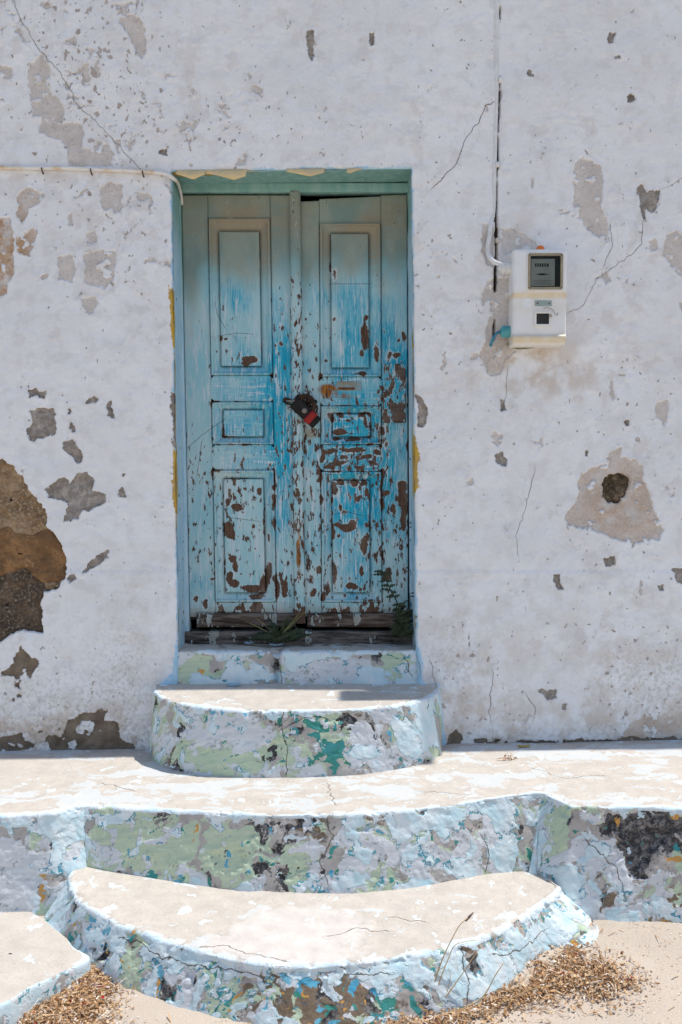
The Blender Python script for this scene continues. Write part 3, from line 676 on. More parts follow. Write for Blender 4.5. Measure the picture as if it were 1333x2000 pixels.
def build_stones():
    s1 = mat_stone('sandstone_pale', (0.40, 0.275, 0.165), (0.30, 0.19, 0.105), (0.48, 0.38, 0.27))
    s2 = mat_stone('sandstone_rust', (0.33, 0.185, 0.085), (0.25, 0.14, 0.07), (0.17, 0.10, 0.06))
    s3 = mat_stone('dark_rubble', (0.17, 0.115, 0.075), (0.10, 0.075, 0.055), (0.30, 0.24, 0.18))
    s4 = mat_stone('mud_mortar', (0.15, 0.11, 0.07), (0.09, 0.065, 0.04), (0.25, 0.20, 0.14), 2.5)
    for i, (P, y0, b, m, lab) in enumerate((
        ([(-110,880),(-46,862),(0,882),(35,906),(55,932),(78,960),(100,990),(112,1015),(96,1038),(62,1052),(35,1050),(15,1040),(-46,1034),(-120,1040)], 0.030, 0.012, s1, "pale sandstone"),
        ([(-150,1030),(-46,1022),(12,1027),(35,1040),(62,1043),(92,1027),(116,1036),(140,1068),(152,1104),(150,1134),(114,1141),(76,1141),(45,1110),(20,1121),(-46,1131),(-150,1140)], 0.033, 0.016, s2, "rusty brown stone"),
        ([(-150,1125),(-46,1116),(18,1106),(44,1094),(76,1130),(98,1150),(98,1190),(104,1262),(40,1258),(-46,1292),(-120,1280)], 0.042, 0.015, s3, "dark rubble stone"),
        ([(86,1138),(118,1138),(124,1146),(100,1154),(86,1154)], 0.030, 0.010, s1, None),
        ([(1174,942),(1188,926),(1215,921),(1233,930),(1234,949),(1225,972),(1210,986),(1188,988),(1174,974)], 0.036, 0.014, s4, "dark crumbling mud stone"))):
        o = pillow("stone", W(P), y0, b, m, house, 70 + i, 0.018 if i != 4 else 0.026)
        if lab: o["label"] = lab
build_stones()

# ------------------------------------------------------------------ door
DY = lambda px, py: tuple(float(v) for v in on_y(px, py, DOOR_Y))
DL = lambda P: np.stack(on_y([p[0] for p in P], [p[1] for p in P], DOOR_Y), -1)
S = FPX / (D + DOOR_Y)                                  # photo pixels per metre at the door
# worn spots: centre, half width, half height
CHIPS = [(488,704,17,9),(478,711,9,5),(432,662,4,6),(442,663,4,4),(551,671,4,6),(448,1034,11,17),(456,1044,7,12),(464,992,12,7),(446,982,5,8),(480,956,3,5),(507,961,5,10),(455,1092,8,7),(462,1106,6,12),(450,1130,7,14),(460,1140,9,8),
 (492,1150,24,7),(515,1142,8,20),(525,1120,8,22),(502,1165,17,6),(466,1188,10,5),(509,979,3,6),(493,1028,4,5),(536,980,4,18),(538,1022,4,14),(525,1050,3,9),(555,1150,8,20),(541,1150,4,28),(385,1170,5,6),(402,1180,5,9),(416,1131,5,3),
 (714,655,8,30),(715,622,5,6),(707,690,5,8),(735,690,5,18),(788,657,5,9),(777,664,4,4),(762,695,4,8),(776,693,8,5),(711,728,9,6),(700,728,6,3),(655,624,3,4),(646,520,3,14),(655,535,3,10),(618,702,3,8),(624,735,4,8),
 (666,810,8,5),(650,815,5,9),(680,820,5,4),(708,808,8,5),(712,822,4,14),(722,810,5,6),(663,843,14,7),(655,858,9,5),(690,858,22,4),(747,842,6,8),(640,811,3,6),(755,868,3,6),
 (690,878,26,5),(640,882,14,5),(672,895,10,5),(716,893,16,5),(660,905,18,4),(730,905,9,5),(700,912,14,4),(632,895,5,10),(645,912,10,4),(738,882,7,5),
 (655,955,6,12),(667,943,8,6),(692,943,9,6),(710,945,8,5),(716,960,5,12),(719,970,3,8),(663,991,4,7),(698,976,6,7),(705,970,3,4),(679,1030,18,9),(688,1025,9,10),(662,1028,10,5),(650,1040,4,17),(661,1048,5,4),(647,1003,3,5),
 (718,1024,4,7),(713,1066,8,18),(718,1050,4,8),(736,1025,4,7),(707,1115,5,11),(688,1147,13,8),(706,1152,4,4),(756,962,7,5),(766,993,5,12),(747,985,4,20),(748,922,5,6),(745,950,3,18),
 (785,950,10,14),(782,975,8,14),(792,985,8,26),(788,1010,7,14),(790,1026,5,10),(759,1120,7,14),(623,1116,7,8),(602,1095,3,9),(655,1120,4,20),(640,1150,5,15),(674,1165,4,5),(725,1170,6,4),(612,1160,6,8),(632,1165,6,10),(622,940,3,4)]
SCR = [[(430,655),(462,650),(490,652)],[(360,880),(395,850),(440,818)],[(395,862),(385,930)],[(648,1005),(680,1000),(712,1008)],[(700,1062),(722,1035),(740,1018)],[(455,1012),(505,1018)],[(440,640),(425,615),(420,590)],[(648,554),(722,554)]]
def door_attrs(X, Z, edge=None, horiz=0.0, flake=0.0, chip=0.0, blue=0.0, greywood=0.0, grub=0.0):
    px = 666.5 + X * S
    py = np.interp(Z, [DY(600, 1300)[1], DY(600, 300)[1]], [1300, 300])
    wx = X + 0.006 * fbm(X, Z, 22, 4, 81); wz = Z + 0.007 * fbm(X, Z, 22, 4, 82)
    c = np.full(X.shape, -0.03)
    for (a, b, rx, ry) in CHIPS:
        cx, cz = DY(a, b); k = 1 - np.hypot((wx - cx) / (rx / S), (wz - cz) / (ry / S)); c = np.maximum(c, k * min(rx, ry) / S)
    # chance wear, strongest low down and along the meeting stiles
    low = sstep(560, 900, py); near = np.exp(-((px - 580) / 42) ** 2)
    q = fbm(X * 2.2, Z * 0.9, 13, 5, 83, 0.62)
    c = np.maximum(c, (q - (1.20 - 0.34 * low * near - 0.08 * low - 0.45 * sstep(1150, 1200, py) - chip + 0.10 * sstep(565, 545, px))) * 0.03)
    if edge is not None: c = np.maximum(c, (fbm(X, Z, 17, 4, 84) + 0.1 - 0.35 - 0.6 * (1 - low) - edge / 0.009) * 0.012)
    fl = np.clip(0.25 + 0.45 * low + 0.1 * sstep(590, 640, px) * low + 0.6 * near * sstep(440, 650, py) + 0.35 * np.exp(-((px - 640) / 12) ** 2) + 0.35 * np.exp(-((px - 742) / 14) ** 2) * sstep(500, 650, py) + 0.3 * np.exp(-((px - 540) / 10) ** 2) + flake + 0.35 * fbm(X, Z, 5, 3, 89), 0, 1.3)
    col = np.interp(px, [355, 400, 412, 430, 470, 520, 535, 560, 575, 590, 610, 625, 640, 680, 740, 760, 797], [.02, .08, .25, .35, .45, .6, .95, .95, .6, .35, .3, .35, .6, 1.0, .75, .95, .8])
    b = np.interp(py, [380, 480, 540, 590, 640, 700, 760, 900, 1000, 1060, 1130, 1200], [.0, .12, .32, .6, .9, 1.0, .85, .95, .85, .62, .35, .4]) * col + 0.42 * fbm(X, Z, 5.5, 4, 85) * sstep(430, 600, py) + blue
    b = b - 0.7 * np.exp(-(((px - 480) / 50) ** 2 + ((py - 1050) / 130) ** 2)) + 0.35 * np.exp(-(((px - 690) / 40) ** 2 + ((py - 960) / 60) ** 2)) - 0.6 * np.exp(-(((px - 558) / 22) ** 2 + ((py - 1120) / 60) ** 2)) - 0.5 * np.exp(-(((px - 770) / 30) ** 2 + ((py - 1100) / 80) ** 2))
    sg = sstep(640, 420, py) * 1.05 + 0.35 * np.exp(-((px - 372) / 22) ** 2) * sstep(900, 500, py) + 0.25 * np.exp(-((px - 600) / 12) ** 2) * sstep(1100, 600, py) - 0.25 * np.exp(-((px - 690) / 40) ** 2 - ((py - 600) / 60) ** 2)
    d = 0.5 * sstep(560, 420, py) + 0.9 * np.exp(-(((px - 606) / 17) ** 2 + ((py - 842) / 14) ** 2)) + 0.8 * sstep(1150, 1212, py) + 0.5 * np.exp(-((py - 420) / 25) ** 2) * fbm(X, Z, 5, 3, 86)  # tan dirt up top; the foot of the leaves mixes grime with painted shade
    rust = 1.2 * np.exp(-(((px - 644) / 20) ** 2 + ((py - 757) / 13) ** 2)) * 1.3 + 0.8 * np.exp(-(((px - 672) / 24) ** 2 + ((py - 770) / 9) ** 2)) + np.exp(-(((px - 683) / 4) ** 2 + ((py - 795) / 16) ** 2)) + np.exp(-(((px - 467) / 9) ** 2 + ((py - 1186) / 5) ** 2)) + np.exp(-(((px - 378) / 4) ** 2 + ((py - 903) / 5) ** 2)) + np.exp(-(((px - 408) / 3) ** 2 + ((py - 876) / 4) ** 2)) \
         + 1.2 * np.exp(-(((px - 584) / 5) ** 2 + ((py - 1080) / 55) ** 2))
    rust = rust * (0.75 + 0.5 * fbm(X, Z, 30, 3, 87))
    ck = np.full(X.shape, 0.03); cw = np.zeros(X.shape)
    for s in SCR:
        P = DL(s); dd = np.full(X.shape, 9.0); sg2 = np.ones(X.shape)
        for i in range(len(P) - 1):
            di, si = seg_dist(X, Z, P[i], P[i + 1]); k = di < dd; dd[k] = di[k]; sg2[k] = np.sign(si[k])
        k = dd < np.minimum(abs(ck), 0.02); ck[k] = (sg2 * dd)[k]; cw[k] = 0.8
    sc = np.clip(0.3 + 0.7 * sstep(500, 650, py) + 0.3 * fbm(X, Z, 6, 3, 88), 0, 1)
    d = d + grub * sstep(650, 500, py)
    return dict(chip=c, flake=fl, blue=b, sage=np.clip(sg, 0, 1.2), dirt_shade=d, rust=rust, crack=ck, crackw=cw, horiz=horiz, scuff=sc, greywood=greywood)

def board(name, parent, x0, x1, z0, z1, y, thick, shear, bev=0.004, cham=0.0, round_=False, step=0.0055, mat=None, jamb=None, drop=None, **kw):
    """a timber piece with eased edges; x0..x1, z0..z1 in metres, shear(z) leans it; y = front face"""
    nx = max(3, int((x1 - x0) / step)); nz = max(3, int((z1 - z0) / step))
    def ax(a, b, n): return np.r_[a, a, a + bev * 0.3, a + bev, np.linspace(a + bev, b - bev, n)[1:-1], b - bev, b - bev * 0.3, b, b]
    U, Zz = np.meshgrid(ax(x0, x1, nx), ax(z0, z1, nz))
    e = np.minimum(np.minimum(U - x0, x1 - U), np.minimum(Zz - z0, z1 - Zz))
    yy = y + bev * (1 - np.sqrt(np.clip(1 - (1 - np.clip(e / bev, 0, 1)) ** 2, 0, 1)))
    if round_:
        k = np.clip(2 * (U - x0) / (x1 - x0) - 1, -1, 1); yy = y + (x1 - x0) * 0.32 * (1 - np.sqrt(1 - 0.96 * k * k))
    yy = yy + 0.0007 * fbm(U, Zz, 9, 3, 91)
    for sl in (np.s_[0, :], np.s_[-1, :], np.s_[:, 0], np.s_[:, -1]): yy[sl] = y + thick
    if cham > 0:
        ez = np.minimum(Zz - z0, z1 - Zz); cc = np.clip(cham - ez, 0, cham); f = (U - x0) / (x1 - x0); U = U + cc * (1 - 2 * f)
    X = U + shear(Zz)
    if drop is not None: Zz = Zz - drop(X, Zz)
    return link(name, grid_mesh(name, np.stack([X, yy, Zz], -1), jamb(X, Zz) if jamb else door_attrs(X, Zz, e, **kw)), mat or M['door'], parent)

def ring(name, parent, o, i, prof, shear, **kw):
    """mitred moulding between outer rectangle o and inner rectangle i (x0, x1, z0, z1); prof: (fraction, y)"""
    per = []; n = 36
    def corner(f):
        return [o[k] + (i[k] - o[k]) * f for k in range(4)]
    rows = []
    for f, y in prof:
        x0, x1, z0, z1 = corner(f); pts = []
        for (ax, az), (bx, bz), m in (((x0, z0), (x1, z0), 14), ((x1, z0), (x1, z1), n), ((x1, z1), (x0, z1), 14), ((x0, z1), (x0, z0), n)):
            for t in np.linspace(0, 1, m, endpoint=False): pts.append((ax + (bx - ax) * t, y, az + (bz - az) * t))
        pts.append(pts[0]); rows.append(pts)
    P = np.array(rows); P[..., 0] += shear(P[..., 2])
    e = np.abs(np.array([f for f, _ in prof]) - 0.5)[:, None] * 0.02 + 0 * P[..., 0]
    return link(name, grid_mesh(name, P, door_attrs(P[..., 0], P[..., 2], 0.012 - e, **kw)), M['door'], parent)

def build_leaf(side):
    """side -1: leaf with the astragal; 1: sagging leaf with the letter slot. Pixel columns are given as at the leaf's top"""
    y = DOOR_Y; zt, zb = DY(0, 380)[1], DY(0, 1200)[1]
    lean = (11 if side < 0 else 4) / S
    shear = lambda z: lean * (zt - np.asarray(z)) / (zt - zb)
    X = lambda px: DY(px, 800)[0]; Z = lambda py: DY(600, py)[1]
    if side < 0:
        ox0, ox1, sx0, sx1 = 357.5, 569, 408, 529; dx = 0
        rows = dict(top=(380, 426), up=(426, 733), r1=(733, 785), mid=(785, 868), r2=(868, 918), low=(918, 1176), bot=(1176, 1197)); inner = (428, 507); sl = 0.0
    else:
        ox0, ox1, sx0, sx1 = 587, 794.5, 624, 744; dx = 0
        rows = dict(top=(380, 436), up=(436, 736), r1=(736, 793), mid=(793, 868), r2=(868, 921), low=(921, 1176), bot=(1176, 1197)); inner = (646, 720); sl = -0.012
    m = MB(); m.box((X(ox0) + 0.004, y + 0.024, Z(1212)), (X(ox1) - 0.004 + lean * 0.5, y + 0.040, Z(386 if side < 0 else 398)))
    leaf = m.build("door_leaf", M['dark_inside'], house)
    leaf["label"] = "blue leaf with centre post and weathered panels" if side < 0 else "sagging blue leaf with rusty letter slot"
    tilt = (lambda a: lambda z: shear(z))(0)
    zt_l = Z(381) if side < 0 else Z(384)
    dr = None if side < 0 else (lambda x, z: 9 / S * np.clip((X(796) - x) / (X(796) - X(588)), 0, 1) * sstep(Z(470), Z(384), z))
    board("stile", leaf, X(ox0), X(sx0), Z(1205), zt_l, y, 0.03, shear, drop=dr)
    board("stile", leaf, X(sx1), X(ox1), Z(1205), zt_l if side < 0 else Z(379), y, 0.03, shear, drop=dr)
    if side < 0:
        board("rail", leaf, X(sx0) + .001, X(sx1) - .001, Z(426), zt_l, y + 0.0005, 0.03, shear, bev=0.0025, cham=0.0, horiz=1.0)
    else:
        board("rail", leaf, X(sx0) + .001, X(sx1) - .001, Z(436), Z(381), y + 0.0005, 0.03, shear, bev=0.0025, horiz=1.0, drop=dr)
    for nm, kw in (("r1", dict(flake=0.1)), ("r2", dict(flake=0.15 if side < 0 else 0.75, chip=0.0 if side < 0 else 0.35)), ("bot", dict(flake=0.5, chip=0.5))):
        a, b = rows[nm]
        board("rail", leaf, X(sx0 - (2 if nm != 'bot' else 0)) , X(sx1 + (2 if nm != 'bot' else 0)), Z(b), Z(a), y - 0.003, 0.03, shear, bev=0.005, cham=0.018 if nm != 'bot' else 0.0, horiz=1.0, **kw)
    for nm in ("up", "mid", "low"):
        a, b = rows[nm]; o = (X(sx0 + 0.8), X(sx1 - 0.8), Z(b - 0.2), Z(a + 0.2))
        if nm == "up": i = (X(inner[0]), X(inner[1]), Z(b - 18), Z(a + (25 if side < 0 else 19)))
        elif nm == "mid": i = (X(inner[0] + 2), X(inner[1] + 2), Z(b - 15), Z(a + 15))
        else: i = (X(inner[0]), X(inner[1]), Z(b - 18), Z(a + 17))
        pr = [(0.0, y + 0.004), (0.015, y - 0.004), (0.08, y - 0.011), (0.20, y - 0.011), (0.27, y - 0.004), (0.38, y + 0.0025), (0.6, y + 0.005), (0.82, y + 0.012), (0.93, y + 0.019), (1.0, y + 0.022)]
        ring("moulding", leaf, o, i, pr, shear, flake=-0.05, grub=0.35)
        board("panel", leaf, i[0] + 0.0015, i[1] - 0.0015, i[2] + 0.0015, i[3] - 0.0015, y + 0.004, 0.02, shear, bev=0.004, horiz=1.0 if nm == "mid" else 0.0, flake=0.15 if nm == "low" else 0.0)
    # weather board
    xa, xb = (372, 566) if side < 0 else (596, 792)
    board("weather_board", leaf, X(xa), X(xb), Z(1224), Z(1197), y - 0.022, 0.045, shear, bev=0.008, horiz=1.0, chip=1.0, flake=0.9, greywood=0.75)
    if side < 0:
        board("astragal", leaf, X(567), X(588), Z(1216), Z(376), y - 0.028, 0.05, lambda z: shear(z) * 0.75, bev=0.004, round_=True, flake=0.5, chip=0.22, blue=-0.3, step=0.004)
    else:
        board("repair_board", leaf, X(746), X(791), Z(826), Z(711), y - 0.011, 0.014, shear, bev=0.003, chip=1.25, flake=0.6, greywood=0.35)
        rust = mat_simple('rusty_iron', (0.20, 0.075, 0.02), (0.09, 0.04, 0.02), 40, 0.85, 0.3, 0.001)
        plate = mat_simple('painted_iron_plate', (0.22, 0.34, 0.36), (0.26, 0.20, 0.13), 30, 0.7, 0.3, 0.001)
        dark = M['dark_inside']
        m = MB(); sh = float(shear(Z(755))); m.box((X(656) + sh, y - 0.006, Z(763)), (X(705) + sh, y + 0.003, Z(745)), 0.002); m.build("letter_slot", plate, leaf)
        m = MB(); m.box((X(659) + sh, y - 0.0085, Z(761.5)), (X(692) + sh, y - 0.0055, Z(757)), 0.0006); m.build("slot_flap", rust, leaf)
        m = MB(); m.lathe((X(636.5) + sh, y - 0.0042, Z(770)), (0, 1, 0), [(0, 0.005), (0.01, 0.005)]); m.box((X(636.5) + sh - 0.0035, y - 0.0042, Z(778)), (X(636.5) + sh + 0.0035, y + 0.006, Z(770))); m.build("keyhole", M['dark_inside'], leaf)
build_leaf(-1); build_leaf(1)

def build_frame():
    y = DOOR_Y - 0.022
    m = MB(); zt = DY(600, 357)[1]; zh = DY(600, 377)[1]
    # header and two posts of the timber frame, wood sill below
    def brd(name, a, b, c, d, sh=lambda z: 0 * z, **kw): return board(name, frame, a, b, c, d, y, 0.07, sh, bev=0.004, **kw)
    m.box((DY(345, 500)[0], y + 0.02, zh + 0.004), (DY(812, 500)[0], y + 0.068, zt + 0.05)); frame = m.build("door_frame", M['dark_inside'], house)
    ja = lambda X, Z: dict(sage=np.clip(0.15 + 0.85 * sstep(DY(0, 700)[1], DY(0, 420)[1], Z), 0, 1), ochre=-0.05 + 0 * X, wear=0.0 + 0 * X)
    jr = lambda X, Z: dict(sage=np.clip(0.1 + 0.8 * sstep(DY(0, 700)[1], DY(0, 420)[1], Z), 0, 1), ochre=-0.05 + 0 * X, wear=0.05 + 0.07 * sstep(DY(0, 700)[1], DY(0, 1100)[1], Z))
    brd("header", DY(344, 500)[0], DY(812, 500)[0], zh, zT - 0.003, mat=M['jamb'], jamb=ja)
    zb = DY(600, 1248)[1]; L = lambda px: DY(px, 800)[0]
    shl = lambda z: 12 / S * (zh - z) / (zh - zb); shr = lambda z: 6 / S * (zh - z) / (zh - zb)
    brd("post", L(340), L(356.5), zb, zh - 0.001, shl, mat=M['jamb'], jamb=ja); brd("post", L(796), L(815), zb, zh - 0.001, shr, mat=M['jamb'], jamb=jr)
    board("sill_board", frame, DY(352, 800)[0], DY(815, 800)[0], DY(600, 1262)[1] - 0.01, DY(600, 1226)[1] - 0.012, y - 0.012, 0.10, lambda z: 0 * z, bev=0.01, horiz=1.0, chip=1.2, flake=0.6, greywood=1.0)
build_frame()

# ------------------------------------------------------------------ steps
steps = thing("entrance_steps", "curved masonry steps and landing with flaking blue, green and white paint", "steps", (0, -0.7, 0))
FIELDS = ("green", "teal", "ochre", "grey", "pale", "blue", "dark", "brown", "scrap", "plaster", "dirt_shade")
def resample(C, ds):
    C = np.asarray(C, float); L = np.r_[0, np.cumsum(np.linalg.norm(np.diff(C, axis=0), axis=1))]
    n = max(8, int(L[-1] / ds)); u = np.linspace(0, L[-1], n); return np.stack([np.interp(u, L, C[:, i]) for i in (0, 1)], -1)
def smooth1(C, k):
    for _ in range(k):
        C = C.copy(); C[1:-1] = 0.25 * C[:-2] + 0.5 * C[1:-1] + 0.25 * C[2:]
    return C
def normals2(C):
    t = np.gradient(C, axis=0); t /= np.linalg.norm(t, axis=1, keepdims=True) + 1e-12
    return np.stack([t[:, 1], -t[:, 0]], -1)                     # C runs left to right, so this points to the street
def on_riser(px, py, C):
    p = 0.5
    o = np.argsort(C[:, 0])
    for _ in range(8):
        X, Z = on_y(px, py, -p); p = -np.interp(X, C[o, 0], C[o, 1])
    return float(X), float(Z)
def sweep(name, C, B, zt, zb, r, batter, base, blobs, tblobs, cracks=(), tcracks=(), lump=1.0, seed=100, label=None, fs=1.0, ds_t=0.006, ds_r=0.0038, edge_amt=0.85):
    """C: front edge in plan, B: back of the tread, zt(X, Y): tread height, zb(X): foot of the riser"""
    n2 = normals2(C); nt = max(4, int(np.max(np.linalg.norm(C - B, axis=1)) / ds_t))
    z_edge = zt(C[:, 0], C[:, 1]); hmax = float(np.max(z_edge - zb(C[:, 0]))); nr = int(hmax / ds_r)
    rows, tpar, epar = [], [], []
    for a in np.linspace(0, 1, nt)[:-1]:
        q = B + (C - n2 * r - B) * a; rows.append(np.c_[q, zt(q[:, 0], q[:, 1])]); d = np.linalg.norm(C - q, axis=1); tpar.append(0 * d); epar.append(d)
    for th in np.linspace(0, math.pi / 2, 7):
        q = C + n2 * (r * math.sin(th) - r); rows.append(np.c_[q, zt(C[:, 0], C[:, 1]) - r + r * math.cos(th)]); tpar.append(np.full(len(C), th / (math.pi / 2))); epar.append(np.full(len(C), r * (1 - th / 1.57) * 0.8))
    for f in np.linspace(0, 1, nr)[1:]:
        zz = (z_edge - r) + (zb(C[:, 0]) - z_edge + r) * f
        q = C + n2 * ((batter(C[:, 0]) if callable(batter) else batter) * (z_edge - r - zz))[:, None]; rows.append(np.c_[q, zz]); tpar.append(np.ones(len(C))); epar.append(-(z_edge - zz))
    P = np.array(rows); T = np.array(tpar); E = np.array(epar)
    gu = np.gradient(P, axis=1); gv = np.gradient(P, axis=0); N = np.cross(gv, gu); N /= np.linalg.norm(N, axis=-1, keepdims=True) + 1e-12
    s = np.r_[0, np.cumsum(np.linalg.norm(np.diff(C, axis=0), axis=1))][None, :] + 0 * T; vq = np.cumsum(np.r_[np.zeros((1, len(C))), np.linalg.norm(np.diff(P, axis=0), axis=-1)], axis=0)
    X, Y, Z = P[..., 0], P[..., 1], P[..., 2]
    A = {k: np.full(T.shape, float(base.get(k, -0.6))) for k in FIELDS}
    for (f, px, py, rx, ry, st) in blobs:
        cx, cz = on_riser(px, py, C); sc = FPX / (D + float(np.interp(cx, C[np.argsort(C[:, 0]), 0], C[np.argsort(C[:, 0]), 1])))
        A[f] += st * np.exp(-(((X - cx) * sc / rx) ** 2 + ((Z - cz) * sc / ry) ** 2)) * (T > 0.3)
    for (f, px, py, rx, ry, st) in tblobs:
        cx, cy = on_z(px, py, zt); x1, y1 = on_z(px, py + ry, zt)
        A[f] += st * np.exp(-(((X - cx) / (rx * (D + cy) / FPX)) ** 2 + ((Y - cy) / (abs(y1 - cy) + 1e-4)) ** 2)) * (T < 0.7)
    wx_ = s + 0.11 * pfbm(s, vq, 8, 4, seed + 40); wv_ = vq + 0.11 * pfbm(s, vq, 8, 4, seed + 41)
    com = pfbm(wx_, wv_, 9.5 * fs, 6, seed + 45, 0.52)
    for k_, am in (("pale", 1.9), ("grey", 1.9), ("green", 1.5), ("dark", -0.8)): A[k_] += am * com
    for i_, (k_, fr, am) in enumerate((("green", 9, 1.5), ("teal", 20, 2.2), ("ochre", 22, 2.2), ("grey", 10.5, 1.7), ("pale", 11.5, 1.8), ("blue", 20, 2.2), ("dark", 10, 2.2), ("brown", 10, 1.8), ("dirt_shade", 14, 2.0))):
        A[k_] += am * pfbm(wx_, wv_, fr * fs, 6, seed + 50 + 3 * i_, 0.50 if k_ in ('grey', 'pale') else 0.58)
    A["scrap"] += 2.4 * pfbm(wx_ * 0.55, wv_ * 1.25, 8.5, 7, seed + 90, 0.62)
    A["plaster"] += np.where(A["plaster"] > 0.02, 1.4 * pfbm(wx_, wv_, 9, 6, seed + 92, 0.6), 0)
    A["tone"] = np.clip(0.5 + 2.2 * pfbm(s, vq, 15, 5, seed + 93), 0, 1); A["hatch"] = np.clip(0.5 + 2.2 * pfbm(s * 0.3, vq * 2.4, 26, 4, seed + 94), 0, 1)
    A["riser"] = T
    A["edge"] = edge_amt * (0.62 * np.exp(-((E - 0.007) / 0.009) ** 2) + 0.30 * np.exp(-((E + 0.008) / 0.02) ** 2)) - 0.40 + 2.3 * pfbm(wx_, wv_, 12, 6, seed + 95, 0.6)
    ck = np.full(T.shape, 0.03); cw = np.zeros(T.shape)
    for c in list(cracks):
        q = jitter([on_riser(a, b, C) for a, b in c], 0.008)
        for i in range(len(q) - 1):
            di, si = seg_dist(X, Z, q[i], q[i + 1]); k = (di < np.minimum(abs(ck), 0.02)) & (T > 0.6); ck[k] = (np.sign(si) * di)[k]; cw[k] = 1
    for c in list(tcracks):
        q = jitter(np.stack(on_z([a for a, b in c], [b for a, b in c], zt), -1), 0.008)
        for i in range(len(q) - 1):
            di, si = seg_dist(X, Y, q[i], q[i + 1]); k = (di < np.minimum(abs(ck), 0.02)) & (T < 0.6); ck[k] = (np.sign(si) * di)[k]; cw[k] = 1
    A["crack"] = ck; A["crackw"] = cw
    rs = sstep(0.1, 0.9, T)
    disp = lump * ((0.008 * fbm(s, vq, 3.0, 3, seed) + 0.0018 * fbm(s, vq, 14, 3, seed + 1)) * (0.25 + 0.75 * rs) + 0.0013 * fbm(s, vq, 60, 3, seed + 2) * (0.35 + 0.65 * rs))
    disp += 0.004 * lump * fbm(s, vq, 14, 4, seed + 3) * np.exp(-(E / 0.03) ** 2)
    disp -= (0.016 * np.clip(A["dark"], 0, 0.5) - 0.022 * np.clip(A["dark"] - .1, 0, .6) * fbm(s, vq, 16, 4, seed + 5)) * rs
    disp += (0.0007 * sstep(0, .05, A["grey"]) + 0.0007 * sstep(0, .05, A["pale"])) * rs
    disp -= 0.010 * lump * sstep(0.09, 0.22, pfbm(s, vq, 17, 4, seed + 97)) * np.exp(-(E / 0.022) ** 2)
    disp += 0.008 * np.clip(A["plaster"], 0, 1) * (T < 0.99)
    P = P + N * disp[..., None]
    o = link(name, grid_mesh(name, P, A, flip=True), M['step'], steps)
    if label: o["label"] = label
    return o

# --- landing that runs along the wall, its front bowed between two blocks
def z_land(X, Y): return 0.372 + 0.016 * np.clip(X, -1.5, 1.5) + 0.02 * np.clip(Y, -1, 0) + 0.0
LP = [(-40,1594),(0,1592),(60,1589),(102,1587),(166,1571),(176,1572),(300,1579),(400,1586),(480,1590),(580,1592),(680,1590),(800,1582),(900,1570),(980,1556),(1040,1548),(1058,1549),(1112,1573),(1200,1575),(1333,1577),(1380,1578)]
def land_curve():
    X, Y = on_z([p[0] for p in LP], [p[1] for p in LP], z_land); C = np.stack([X, Y], -1)
    mid = smooth1(resample(C, 0.0042), 5)
    left = np.stack([np.linspace(-4, mid[0, 0], 40)[:-1], np.full(39, mid[0, 1])], -1); right = np.stack([np.linspace(mid[-1, 0], 4, 40)[1:], np.full(39, mid[-1, 1])], -1)
    return np.vstack([left, mid, right])
LC = land_curve()
B = LC.copy(); B[:, 1] = 0.05
